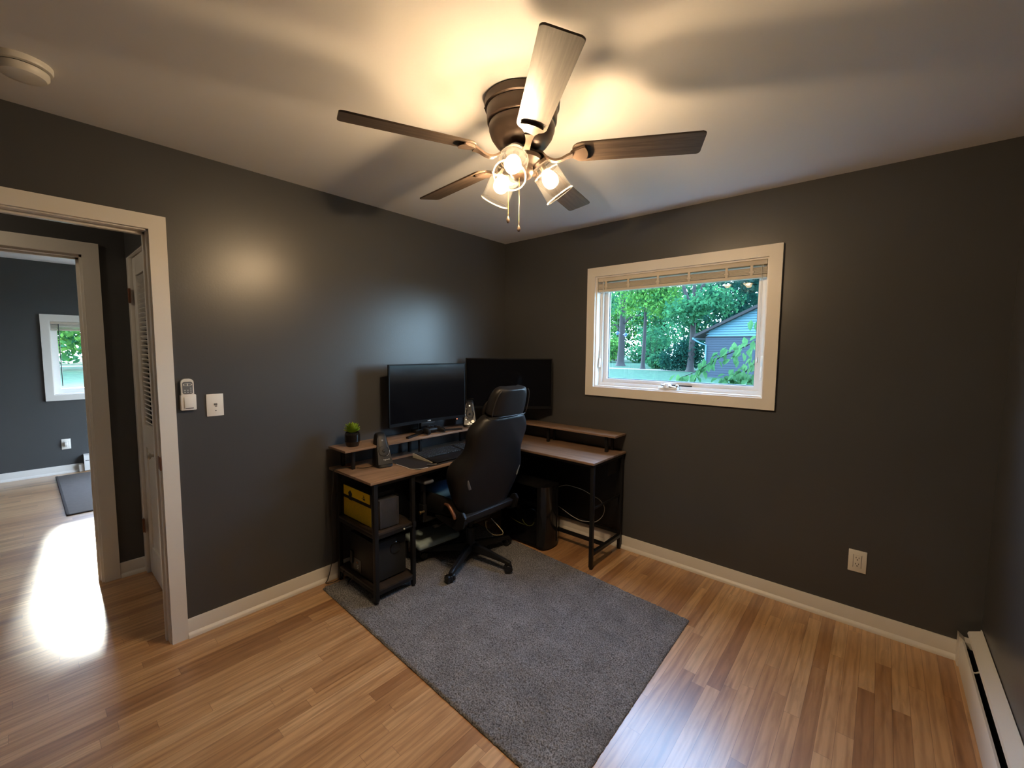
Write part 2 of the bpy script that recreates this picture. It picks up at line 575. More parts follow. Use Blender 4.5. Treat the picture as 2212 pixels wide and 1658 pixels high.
    def build(self, name, mat, parent=None, smooth=True, mods=None, label=None, xf=None):
        if xf is not None:
            bmesh.ops.transform(self.bm, matrix=xf, verts=self.bm.verts)
        bmesh.ops.recalc_face_normals(self.bm, faces=self.bm.faces)
        me = bpy.data.meshes.new(name)
        self.bm.to_mesh(me)
        self.bm.free()
        if smooth:
            me.polygons.foreach_set('use_smooth', [True] * len(me.polygons))
            me.set_sharp_from_angle(angle=R(38))
        me.materials.append(MT[mat] if isinstance(mat, str) else mat)
        o = bpy.data.objects.new(name, me)
        COL.objects.link(o)
        if parent is not None:
            wm = parent_world(parent)
            me.transform(wm.inverted())
            o.parent = parent
        if label:
            o['label'] = label
        return o

def parent_world(p):
    m = p.matrix_basis.copy()
    q = p.parent
    while q is not None:
        m = q.matrix_basis @ m
        q = q.parent
    return m

def catmull(pts, n):
    out = []
    P = [pts[0]] + pts + [pts[-1]]
    for i in range(1, len(P) - 2):
        for k in range(n):
            t = k / n
            p0, p1, p2, p3 = P[i - 1], P[i], P[i + 1], P[i + 2]
            out.append(0.5 * ((2 * p1) + (p2 - p0) * t + (2 * p0 - 5 * p1 + 4 * p2 - p3) * t * t + (3 * p1 - p0 - 3 * p2 + p3) * t ** 3))
    out.append(pts[-1])
    return out

def thing(name, label, cat, loc=(0, 0, 0), rz=0.0, group=None):
    o = bpy.data.objects.new(name, None)
    COL.objects.link(o)
    o.empty_display_size = 0.1
    o.location = loc
    o.rotation_euler = (0, 0, rz)
    o['label'] = label
    o['category'] = cat
    if group:
        o['group'] = group
    return o

def tag(o, label, cat, group=None, kind=None):
    o['label'] = label
    o['category'] = cat
    if group:
        o['group'] = group
    if kind:
        o['kind'] = kind
    return o

def struct(o, label=None):
    o['kind'] = 'structure'
    if label:
        o['label'] = label
    return o

def recenter(o, loc):
    """moves a top-level mesh object's origin to loc without moving its shape"""
    o.data.transform(Matrix.Translation(-Vector(loc)))
    o.location = loc
    return o

def one(mb, name, mat, label, cat, group=None, loc=None, **kw):
    o = mb.build(name, mat, **kw)
    if loc is not None:
        recenter(o, loc)
    return tag(o, label, cat, group)

def text_mesh(txt, size, mtx, mat, parent, name='lettering', extrude=0.0003):
    cu = bpy.data.curves.new(name, 'FONT')
    cu.body = txt
    cu.size = size
    cu.extrude = extrude
    cu.align_x = 'CENTER'
    cu.align_y = 'CENTER'
    tmp = bpy.data.objects.new('tmp_text', cu)
    COL.objects.link(tmp)
    dg = bpy.context.evaluated_depsgraph_get()
    me = bpy.data.meshes.new_from_object(tmp.evaluated_get(dg))
    bpy.data.objects.remove(tmp)
    bpy.data.curves.remove(cu)
    me.name = name
    me.transform(mtx)
    o = bpy.data.objects.new(name, me)
    me.materials.clear()
    me.materials.append(MT[mat])
    COL.objects.link(o)
    me.transform(parent_world(parent).inverted())
    o.parent = parent
    return o

# ------------------------------------------------------------------ THE SETTING
H = 2.44
RX = 3.06           # right wall
RY = -3.42          # wall behind the camera
T = 0.070
HX = -1.03          # far side of the hall
FX = -4.58          # far wall of the room across the hall
WX0, WX1, WZ0, WZ1 = 0.94, 2.095, 1.212, 2.050     # main window opening
DY0, DY1, DZ = -3.290, -2.491, 2.052                # main door opening
D2Y0, D2Y1, D2Z = -3.41, -2.645, 2.043                         # door across the hall
FY0, FY1, FZ0, FZ1 = -2.69, -1.50, 0.93, 1.785     # far window opening

struct(MB().box((FX - .2, -4.6, -0.12), (RX + .2, 0.2, 0.0)).build('floor', 'floor', smooth=False))
struct(MB().box((FX - .2, -4.6, H), (RX + .2, 0.2, H + .2)).build('ceiling', 'ceil', smooth=False))
# wall with the window
m = MB()
m.box((-T, 0, 0), (WX0, .19, H)).box((WX1, 0, 0), (RX + .2, .19, H))
m.box((WX0, 0, 0), (WX1, .19, WZ0)).box((WX0, 0, WZ1), (WX1, .19, H))
struct(m.build('wall_back', 'wall', smooth=False))
# wall with the doorway
m = MB()
m.box((-T, DY1, 0), (0, 0, H)).box((-T, -4.5, 0), (0, DY0, H)).box((-T, DY0, DZ), (0, DY1, H))
struct(m.build('wall_left', 'wall', smooth=False))
# right wall
struct(MB().box((RX, -4.5, 0), (RX + .19, 0, H)).build('wall_right', 'wall', smooth=False))
struct(MB().box((0, RY - .19, 0), (RX, RY, H)).build('wall_front', 'wall', smooth=False))
# hall: wall across, end walls
m = MB()
m.box((HX - T, D2Y1, 0), (HX, 0.0, H)).box((HX - T, -4.5, 0), (HX, D2Y0, H)).box((HX - T, D2Y0, D2Z), (HX, D2Y1, H))
struct(m.build('wall_hall', 'wall', smooth=False))
struct(MB().box((HX, -2.455, 2.05), (-T, -2.435 + .10, H)).build('wall_closet', 'wall', smooth=False))
struct(MB().box((FX - .2, -4.6, 0), (RX + .2, -4.5, H)).build('wall_end', 'wall', smooth=False))
# room across the hall
m = MB()
m.box((FX - .19, FY1, 0), (FX, 0, H)).box((FX - .19, -4.5, 0), (FX, FY0, H))
m.box((FX - .19, FY0, 0), (FX, FY1, FZ0)).box((FX - .19, FY0, FZ1), (FX, FY1, H))
struct(m.build('wall_far', 'wall2', smooth=False))
SX0, SX1, SZ0, SZ1 = -4.3, -1.6, .25, 2.15      # unseen window added to light the far room
m = MB()
m.box((FX - .19, 0, 0), (SX0, .19, H)).box((SX1, 0, 0), (-T, .19, H)).box((SX0, 0, 0), (SX1, .19, SZ0)).box((SX0, 0, SZ1), (SX1, .19, H))
struct(m.build('wall_side', 'wall2', smooth=False))

def casing(mb, axis, plane, out, a0, a1, z0, z1, wdt=0.065, th=0.02, bottom=True):
    """mitred flat casing around an opening a0..a1 x z0..z1, on 'plane', sticking out by th towards sign 'out'"""
    def P(a, d, z):
        return (plane + out * d, a, z) if axis == 'x' else (a, plane + out * d, z)
    o0, o1, oz1 = a0 - wdt, a1 + wdt, z1 + wdt
    oz0 = z0 - wdt if bottom else z0
    bv = 0.006
    sides = [((o0, oz1), (o1, oz1), (a1, z1), (a0, z1)),
             ((o1, oz1), (o1, oz0), (a1, z0), (a1, z1)),
             ((o0, oz0), (o0, oz1), (a0, z1), (a0, z0))]
    if bottom:
        sides.append(((o1, oz0), (o0, oz0), (a0, z0), (a1, z0)))
    for q in sides:
        v = [mb.bm.verts.new(P(a, 0, z)) for a, z in q]
        t_ = [mb.bm.verts.new(P(a, th, z)) for a, z in q]
        mb.bm.faces.new(v[::-1])
        mb.bm.faces.new(t_)
        for i in range(4):
            j = (i + 1) % 4
            mb.bm.faces.new((v[i], v[j], t_[j], t_[i]))

# main doorway trim and jamb
m = MB()
casing(m, 'x', 0.0, 1, DY0 + .013, DY1 - .013, 0.0, DZ - .013, 0.066, 0.019, bottom=False)
struct(m.build('trim_1', 'trim'), 'white casing around the doorway into the hall')
m = MB()
m.box((-T - .002, DY1 - .019, 0), (.002, DY1, DZ)).box((-T - .002, DY0, 0), (.002, DY0 + .019, DZ)).box((-T - .002, DY0, DZ - .019), (.002, DY1, DZ))
# door stop
m.box((-.070, DY1 - .027, 0), (-.042, DY1 - .018, DZ - .018)).box((-.070, DY0 + .018, DZ - .031), (-.042, DY1 - .018, DZ - .018)).box((-.070, DY0 + .018, 0), (-.042, DY0 + .031, DZ - .018))
dj = struct(m.build('door_1', 'trim'), 'white jamb of the doorway')
MB().box((-.030, DY1 - .0205, .895), (.0235, DY1 - .0185, .960), .001).cyl((.0205, DY1 - .019, .895), (.0205, DY1 - .019, .960), .004).build('strike_plate', 'copper', dj, label='reddish brown strike plate')
# hall side trim of the wall across, around its doorway
m = MB()
casing(m, 'x', HX, 1, D2Y0 + .008, D2Y1 - .008, 0.0, D2Z - .006, 0.075, 0.018, bottom=False)
struct(m.build('trim_2', 'trim'))
m = MB()
m.box((HX - T - .002, D2Y1 - .019, 0), (HX + .002, D2Y1, D2Z)).box((HX - T - .002, D2Y0, 0), (HX + .002, D2Y0 + .019, D2Z)).box((HX - T - .002, D2Y0, D2Z - .019), (HX + .002, D2Y1, D2Z))
m.box((HX - .070, D2Y1 - .031, 0), (HX - .04, D2Y1 - .018, D2Z - .018)).box((HX - .070, D2Y0 + .018, D2Z - .031), (HX - .04, D2Y1 - .018, D2Z - .018))
struct(m.build('door_3', 'trim'), 'white jamb of the doorway across the hall')

# louvred door at the end of the hall (plane y = -2.435)
ly = -2.437
m = MB()
m.box((HX + .001, ly - .016, 0), (HX + .068, ly + .02, 2.105), .003)
m.box((HX + .001, ly - .016, 2.045), (-T - .001, ly + .02, 2.105), .003)
m.box((-T - .062, ly - .016, 0), (-T - .001, ly + .02, 2.045), .003)
struct(m.build('trim_3', 'trim'), 'white casing of the louvred closet door')
dd = struct(MB().box((-.955, ly + .002, .012), (-.865, ly + .034, 2.04), .002).box((-.245, ly + .002, .012), (-.18, ly + .034, 2.04), .002)
            .box((-.866, ly + .002, 1.93), (-.244, ly + .034, 2.04), .002).box((-.866, ly + .002, .86), (-.244, ly + .034, 1.0), .002)
            .box((-.866, ly + .002, .012), (-.244, ly + .034, .20), .002).build('door_2', 'trim'), 'white louvred closet door at the end of the hall')
m = MB()
for i in range(33):
    z = 1.015 + i * .028
    m.box((-.868, ly + .006, z), (-.242, ly + .030, z + .006), 0, rot=(R(-42), 0, 0))
m.build('louver_panel', 'trim', dd)
MB().box((-.866, ly + .012, .20), (-.244, ly + .026, .86)).box((-.82, ly + .006, .25), (-.29, ly + .03, .81), .008).build('lower_panel', 'trim', dd)
for z in (1.81, .33):
    MB().box((-.972, ly - .019, z - .045), (-.935, ly - .015, z + .045), .001).cyl((-.953, ly - .021, z - .045), (-.953, ly - .021, z + .045), .006).build('hinge', 'copper', dd, label='brown painted hinge')
kb = MB().lathe([(.0, 0), (.028, 0), (.028, -.004), (.009, -.006), (.009, -.018), (.018, -.022), (.022, -.030), (.017, -.037), (0, -.038)], (-.585, ly + .002, .855), (0, 1, 0), 24).build('door_knob', 'nickel', dd, label='metal knob')

def ring(m, P, a0, a1, z0, z1, w_, d0, d1):
    """one clean rectangular ring; P maps (along, depth, height) to world"""
    o_ = [(a0, z0), (a1, z0), (a1, z1), (a0, z1)]
    i_ = [(a0 + w_, z0 + w_), (a1 - w_, z0 + w_), (a1 - w_, z1 - w_), (a0 + w_, z1 - w_)]
    V = lambda pts, d: [m.bm.verts.new(P(a, d, z)) for a, z in pts]
    of, ob, jf, jb = V(o_, d0), V(o_, d1), V(i_, d0), V(i_, d1)
    for i in range(4):
        j = (i + 1) % 4
        m.bm.faces.new((of[i], of[j], jf[j], jf[i]))
        m.bm.faces.new((ob[j], ob[i], jb[i], jb[j]))
        m.bm.faces.new((of[j], of[i], ob[i], ob[j]))
        m.bm.faces.new((jf[i], jf[j], jb[j], jb[i]))
def frame(m, x0, x1, z0, z1, w_, y0, y1, bev=0):
    ring(m, lambda a, d, z: (a, d, z), x0, x1, z0, z1, w_, y0, y1)
# window 1
wn = MB()
casing(wn, 'y', 0.0, -1, WX0, WX1, WZ0, WZ1, 0.068, 0.020)
win = struct(wn.build('window_1', 'trim'), 'white framed awning window with a view of green trees')
m = MB()
frame(m, WX0, WX1, WZ0, WZ1, .010, -.001, .19)
m.build('window_jamb', 'trim', win)
m = MB()
frame(m, WX0 + .010, WX1 - .010, WZ0 + .010, WZ1 - .010, .024, .055, .16)
m.build('window_frame', 'vinyl', win)
m = MB()
frame(m, WX0 + .032, WX1 - .032, WZ0 + .028, WZ1 - .030, .034, .075, .115)
m.build('window_sash', 'vinyl', win)
MB().box((WX0 + .06, .088, WZ0 + .055), (WX1 - .06, .093, WZ1 - .055)).build('window_pane', 'window', win)
m = MB()
frame(m, WX0 + .064, WX1 - .064, WZ0 + .060, WZ1 - .062, .008, .094, .106, 0)
m.build('glazing_spacer', 'grey', win)
# crank operator
m = MB().box((1.44, .012, WZ0 + .011), (1.58, .055, WZ0 + .026), .006).lathe([(0, .03), (.02, .028), (.032, .012), (.036, 0)], (1.50, .036, WZ0 + .024), (0, 0, 1), 24)
cr_ = m.build('crank_operator', 'vinyl', win)
MB().box((1.46, .010, WZ0 + .030), (1.575, .030, WZ0 + .040), .004, rot=(0, R(8), 0)).sphere((1.575, .020, WZ0 + .038), .011).build('crank_handle', 'nickel', cr_, label='silver folding crank handle')
MB().box((1.50, .056, WZ0 + .036), (1.66, .062, WZ0 + .044)).build('crank_arm', 'blackmetal', win)
for x, zz in ((WX0 + .022, 1.42), (WX1 - .022, 1.39)):
    l = MB().box((x - .008, .046, zz - .075), (x + .008, .056, zz + .075), .003).build('sash_lock', 'vinyl', win)
    MB().box((x - .005, .030, zz - .06), (x + .005, .048, zz + .01), .003, rot=(R(-8), 0, 0)).build('lock_lever', 'vinyl', l)

# blind (raised)
bl = thing('window_blind', 'cream slatted blind pulled up to the top of the window', 'blind', ((WX0 + WX1) / 2, .02, WZ1 - .02))
MB().box((WX0 + .012, .004, 2.010), (WX1 - .012, .050, 2.040), .004).build('headrail', 'blind', bl)
m = MB()
for i in range(9):
    z = 1.958 + i * .0044
    m.box((WX0 + .014, .006 + (i % 2) * .002, z), (WX1 - .014, .048, z + .0028))
m.build('slat_stack', 'blind', bl)
MB().box((WX0 + .014, .006, 1.934), (WX1 - .014, .048, 1.955), .004).build('bottom_rail', 'blind', bl)
for x in (1.02, 1.20, 1.42, 1.63, 1.86, 2.0):
    MB().box((x - .008, .001, 1.95), (x + .008, .005, 2.012), .001).box((x - .014, .000, 1.965), (x + .014, .005, 1.978), .001).build('ladder_tape', 'blind', bl)
MB().cyl((1.0, -.002, 2.012), (1.0, -.002, 1.34), .0035, seg=8).cyl((1.0, .004, 2.02), (1.0, -.002, 2.008), .002, seg=6).build('tilt_wand', 'cordw', bl)
m = MB()
for dx in (0, .007):
    m.cyl((2.055 + dx, .0, 2.012), (2.055 + dx, .0, 1.46 + dx * 5), .0013, seg=6)
m.cyl((2.057, 0, 1.46), (2.057, 0, 1.425), .004, .007, seg=10)
m.build('lift_cord', 'cordw', bl)

# baseboards (board + shoe moulding in one profile)
def baseboard(name, p0, p1, nrm, h=.095, end=False):
    p0, p1, n = Vector(p0), Vector(p1), Vector(nrm)
    prof = [(0, 0), (.026, 0), (.026, .012), (.022, .019), (.014, .024), (.012, .026), (.012, h - .008), (.009, h), (0, h)]
    m = MB()
    m.prism([p0 + n * a + Vector((0, 0, z)) for a, z in prof], p1 - p0)
    return struct(m.build(name, 'trim'))
baseboard('baseboard_left', (0, DY1 + .053, 0), (0, 0, 0), (1, 0, 0))
baseboard('baseboard_back', (0, 0, 0), (RX - .075, 0, 0), (0, -1, 0))
baseboard('baseboard_hall', (HX, D2Y1 + .069, 0), (HX, ly - .0, 0), (1, 0, 0))
baseboard('baseboard_far', (FX, -4.5, 0), (FX, -2.50, 0), (1, 0, 0))

# far window
wn = MB()
casing(wn, 'x', FX, 1, FY0, FY1, FZ0, FZ1, 0.068, 0.020)
win2 = struct(wn.build('window_2', 'trim'), 'white framed window of the room across the hall')
def framex(m, y0, y1, z0, z1, w_, x0, x1, bev=.003):
    ring(m, lambda a, d, z: (d, a, z), y0, y1, z0, z1, w_, x0, x1)
m = MB()
framex(m, FY0, FY1, FZ0, FZ1, .010, FX - .19, FX + .001, 0)
m.build('window_jamb', 'trim', win2)
m = MB()
framex(m, FY0 + .01, FY1 - .01, FZ0 + .01, FZ1 - .01, .055, FX - .13, FX - .06)
m.build('window_sash', 'vinyl', win2)
MB().box((FX - .10, FY0 + .06, FZ0 + .06), (FX - .095, FY1 - .06, FZ1 - .06)).build('window_pane', 'window_clear', win2)
bl2 = thing('window_blind', 'pale blind pulled up in the window of the far room', 'blind', (FX, (FY0 + FY1) / 2, FZ1 - .02))
MB().box((FX - .05, FY0 + .012, FZ1 - .040), (FX - .005, FY1 - .012, FZ1 - .012), .003).build('headrail', 'blind', bl2)
m = MB()
for i in range(8):
    z = FZ1 - .088 + i * .0055
    m.box((FX - .048, FY0 + .014, z), (FX - .008, FY1 - .014, z + .0032))
m.build('slat_stack', 'blind', bl2)
MB().box((FX - .048, FY0 + .014, FZ1 - .112), (FX - .008, FY1 - .014, FZ1 - .092), .003).build('bottom_rail', 'blind', bl2)
MB().cyl((FX + .002, FY0 + .075, FZ1 - .04), (FX + .002, FY0 + .075, FZ0 + .10), .004, seg=8).build('tilt_wand', 'cordb', bl2, label='dark thin wand')

# window added out of view, brings daylight into the far room
m = MB()
casing(m, 'y', 0.0, -1, SX0, SX1, SZ0, SZ1, 0.068, 0.020)
w3 = struct(m.build('added_window', 'trim'))
m = MB()
frame(m, SX0, SX1, SZ0, SZ1, .05, .06, .12)
m.build('window_sash', 'vinyl', w3)
MB().box((SX0 + .04, .09, SZ0 + .04), (SX1 - .04, .094, SZ1 - .04)).build('window_pane', 'window_clear', w3)

# baseboard heaters
def heater(name, label, loc, length, flip=1, left=True):
    """runs along local -y from loc; back on local x=0, front towards local -x"""
    t = thing(name, label, 'heater', loc, 0)
    x0 = loc[0]
    y0 = loc[1]
    s = flip
    def B(a, b, c, d, e, f, bev=.002, **k):
        return MB().box((x0 - s * a, y0 - c, e), (x0 - s * b, y0 - d, f), bev, **k)
    B(0, .004, .0, length, .01, .185, 0).build('back_plate', 'trim', t)
    # sloping hood
    m = MB()
    prof = [(.0, .190), (.003, .196), (.046, .176), (.050, .166), (.047, .160), (.044, .168), (.0, .186)]
    m.prism([(x0 - s * a, y0 - .035, z) for a, z in prof], (0, -(length - .035), 0))
    m.build('hood', 'trim', t)
    m = MB()
    prof = [(.058, .002), (.072, .002), (.074, .118), (.066, .132), (.058, .130), (.064, .118), (.062, .010)]
    m.prism([(x0 - s * a, y0 - .030, z) for a, z in prof], (0, -(length - .030), 0))
    m.build('front_panel', 'trim', t)
    m = MB()
    m.prism([(x0 - s * .002, y0 - .003, 0.0), (x0 - s * .078, y0 - .003, 0.0), (x0 - s * .078, y0 - .003, .150), (x0 - s * .055, y0 - .003, .128), (x0 - s * .002, y0 - .003, .128)], (0, -.055, 0))
    m.build('end_cap', 'trim', t)
    m = MB()
    m.tube([(x0 - s * .035, y0 - .06, .07), (x0 - s * .035, y0 - length + .02, .07)], .011, 10)
    n = int(length / .012)
    for i in range(min(n, 260)):
        yy = y0 - .07 - i * .012
        m.box((x0 - s * .012, yy, .04), (x0 - s * .058, yy - .0012, .105))
    m.build('fin_element', 'blackmetal', t, smooth=False)
    for k in range(int(length / .9) + 1):
        yy = y0 - .31 - k * .9
        if yy < y0 - length + .03:
            break
        MB().tube([(x0 - s * .070, yy, .122), (x0 - s * .050, yy, .128), (x0 - s * .030, yy - .004, .150), (x0 - s * .012, yy - .004, .168)], .0035, 6).build('bracket', 'trim', t)
    return t
heater('baseboard_heater', 'long white baseboard heater along the right wall', (RX, -.012, 0), 3.30)

t = thing('baseboard_heater', 'white baseboard heater under the window of the far room', 'heater', (FX, -2.49, 0))
m = MB()
m.prism([(FX + a, -2.49, z) for a, z in [(.0, .01), (.070, .01), (.072, .125), (.058, .150), (.050, .188), (.0, .200)]], (0, 2.4, 0))
m.build('cover', 'trim', t)
MB().box((FX, -2.535, 0), (FX + .05, -2.492, .085), .002).build('end_cap', 'trim', t)
MB().box((FX + .0725, -2.48, .126), (FX + .0735, -.1, .132)).build('louver_slot', 'hole', t, label='dark slot')

# ------------------------------------------------------------------ wall fittings
def outlet(name, label, c, axis, group=None):
    """duplex outlet plate; axis 'y-' faces -y, 'x+' faces +x"""
    t = thing(name, label, 'outlet', c, 0 if axis == 'y-' else R(90))
    X = Matrix.Translation(c) @ Matrix.Rotation(0 if axis == 'y-' else R(90), 4, 'Z')
    MB().box((-.039, -.006, -.060), (.039, 0, .060), .002).build('cover_plate', 'plate', t, xf=X)
    f = MB().box((-.0165, -.0085, -.034), (.0165, -.005, .034), .0012).build('receptacle', 'plate', t, xf=X)
    m = MB()
    for zz in (.017, -.017):
        m.box((-.0075, -.0089, zz - .001), (-.0050, -.0083, zz + .008)).box((.0050, -.0089, zz), (.0072, -.0083, zz + .007))
        m.cyl((0, -.0089, zz - .008), (0, -.0083, zz - .008), .0028, seg=12)
    m.build('slot', 'hole', f, xf=X)
    m = MB().box((-.0185, -.0062, -.036), (-.0168, -.0058, .036)).box((.0168, -.0062, -.036), (.0185, -.0058, .036))
    m.build('recess_line', 'grey', t, xf=X)
    return t
outlet('wall_outlet', 'white duplex outlet low on the window wall right of the desk', (2.590, 0, .360), 'y-')
t2 = outlet('wall_outlet', 'white outlet on the far room wall below its window', (FX, -2.625, .345), 'x+')
MB().box((FX + .006, -2.64, .325), (FX + .03, -2.61, .37), .006).build('plug', 'plate', t2)

# wall jack plate left of the desk
t = thing('jack_plate', 'cream wall plate with a small jack beside the remote holder', 'wall plate', (0, -2.272, 1.192))
MB().box((0, -2.310, 1.134), (.006, -2.234, 1.250), .002).build('cover_plate', 'plate', t)
MB().box((.0055, -2.277, 1.191), (.0095, -2.263, 1.201), .001).box((.0055, -2.273, 1.183), (.008, -2.264, 1.188), .001).build('jack', 'grey', t, label='grey jack')
MB().cyl((.0055, -2.270, 1.163), (.0072, -2.270, 1.163), .0035, seg=12).build('screw', 'grey', t)

# remote in its holder
hy, hz = -2.388, 1.178
t = thing('remote_holder', 'white wall holder holding the fan remote by the door', 'holder', (0, hy, hz))
m = MB()
m.box((0, hy - .031, hz), (.026, hy + .033, hz + .078), .004)
m.box((.026, hy - .018, hz + .010), (.029, hy + .018, hz + .066), .001)
m.build('holder_body', 'plate', t)
MB().box((.0288, hy - .014, hz + .009), (.0296, hy + .019, hz + .012)).build('label_slot', 'hole', t)
t = thing('remote_control', 'small white remote with grey keypad standing in its wall holder', 'remote', (.013, hy - .002, hz + .01))
def rrect(cy, cz, w_, h_, r_, x, n=6, taper=0.0):
    pts = []
    for (sy, sz, a0) in ((1, 1, 0), (-1, 1, 90), (-1, -1, 180), (1, -1, 270)):
        for k in range(n + 1):
            a = R(a0 + 90 * k / n)
            pts.append(Vector((x, cy + sy * (w_ / 2 - r_) + r_ * math.cos(a), cz + sz * (h_ / 2 - r_) + r_ * math.sin(a))))
    return pts
m = MB()
m.prism(rrect(hy - .001, hz + .084, .052, .146, .018, .006), (.017, 0, 0))
m.build('remote_body', 'plate', t)
m = MB()
m.prism(rrect(hy - .001, hz + .112, .042, .062, .010, .0228), (.0012, 0, 0))
kp = m.build('keypad', 'grey', t, label='dark grey keypad')
m = MB()
m.lathe([(.0185, 0), (.0185, .0012), (.0150, .0012), (.0150, 0)], (0.0238, hy - .001, hz + .128), (1, 0, 0), 28, closed=True)
bmesh.ops.transform(m.bm, matrix=Matrix.Translation((0, 0, hz + .128)) @ Matrix.Diagonal((1, 1, .36, 1)) @ Matrix.Translation((0, 0, -hz - .128)), verts=m.bm.verts)
m.box((.0238, hy - .003, hz + .122), (.0250, hy + .001, hz + .134))
m.build('button_ring', 'plate', kp)
for r_ in range(3):
    for c_ in range(3):
        if r_ == 0 and c_ < 2:
            continue
        MB().sphere((.0242, hy - .013 + c_ * .012, hz + .110 - r_ * .010), .0038, (0.4, 1, .7), u=10, v=6).build('button', 'silver', kp)

# smoke detector
sx_, sy_ = .390, -2.868
t = thing('smoke_detector', 'round white smoke detector on the ceiling near the doorway', 'smoke detector', (sx_, sy_, H))
MB().lathe([(0, 0), (.073, 0), (.073, -.012), (.070, -.018), (.060, -.020), (0, -.020)], (sx_, sy_, H), (0, 0, 1), 48).build('base_ring', 'plate', t)
MB().lathe([(0, -.020), (.058, -.020), (.058, -.026), (0, -.026)], (sx_, sy_, H), (0, 0, 1), 48).build('vent_gap', 'hole', t)
MB().lathe([(0, -.024), (.0635, -.024), (.0630, -.036), (.055, -.046), (.035, -.050), (0, -.050)], (sx_, sy_, H), (0, 0, 1), 48).build('cover', 'plate', t)
MB().sphere((sx_ - .02, sy_ - .045, H - .035), .004, u=10, v=6).build('indicator', 'silver', t)

# lamp added outside the frame to brighten the hall
t = thing('added_hall_lamp', 'added unseen ceiling lamp that brightens the hall', 'lamp', (-.55, -3.55, H))
MB().lathe([(0, 0), (.13, 0), (.13, -.022), (0, -.022)], (-.55, -3.55, H), (0, 0, 1), 32).build('lamp_base', 'plate', t)
MT['hallfill'] = emis('added_hall_glow', (1.0, 0.80, 0.55), 14.0)
MB().lathe([(.12, -.022), (.115, -.045), (.09, -.065), (.05, -.078), (.0001, -.082)], (-.55, -3.55, H), (0, 0, 1), 32).build('hall_fill_dome', 'hallfill', t)

# ------------------------------------------------------------------ ceiling fan
CX, CY = 1.528, -1.613
ZB = 2.238
fan = thing('ceiling_fan', 'bronze ceiling fan with five weathered oak blades and three lit glass lamps', 'ceiling fan', (CX, CY, H))
MB().lathe([(0, 0), (.142, 0), (.145, -.004), (.143, -.030), (.137, -.034), (.134, -.034)], (CX, CY, H), (0, 0, 1), 56).build('ceiling_plate', 'bronze', fan)
for a in (200, 214):
    p = Vector((CX + .1445 * math.cos(R(a)), CY + .1445 * math.sin(R(a)), H - .017))
    MB().sphere(p, .004, u=8, v=6).build('mounting_screw', 'bronze', fan)
MB().lathe([(.130, -.030), (.136, -.036), (.134, -.080), (.130, -.086), (.124, -.088), (.127, -.094), (.126, -.112), (.118, -.135), (.100, -.160), (.078, -.176), (.060, -.182), (0, -.182)],
           (CX, CY, H), (0, 0, 1), 56).build('motor_housing', 'bronze', fan)
MB().lathe([(0, -.178), (.052, -.180), (.052, -.196), (0, -.196)], (CX, CY, H), (0, 0, 1), 40).build('rotor_hub', 'bronze', fan)
MB().lathe([(0, -.192), (.050, -.192), (.070, -.200), (.078, -.212), (.074, -.224), (.058, -.234), (.045, -.240), (.043, -.252), (.046, -.256), (.046, -.266), (.038, -.280), (.018, -.290), (0, -.292)],
           (CX, CY, H), (0, 0, 1), 48).build('light_fitter', 'bronze', fan)
def blade_outline():
    pts = []
    L0, L1 = .195, .660
    w0, w1 = .052, .058
    n = 8
    # tip corners rounded small, root corners rounded large
    def corner(cx, cy, r_, a0):
        return [(cx + r_ * math.cos(R(a0 + 90 * k / n)), cy + r_ * math.sin(R(a0 + 90 * k / n))) for k in range(n + 1)]
    pts += corner(L1 - .012, w1 - .012, .012, 0)
    pts += corner(L0 + .035, w0 - .035, .035, 90)
    pts += corner(L0 + .035, -w0 + .035, .035, 180)
    pts += corner(L1 - .012, -w1 + .012, .012, 270)
    return pts
BO = blade_outline()
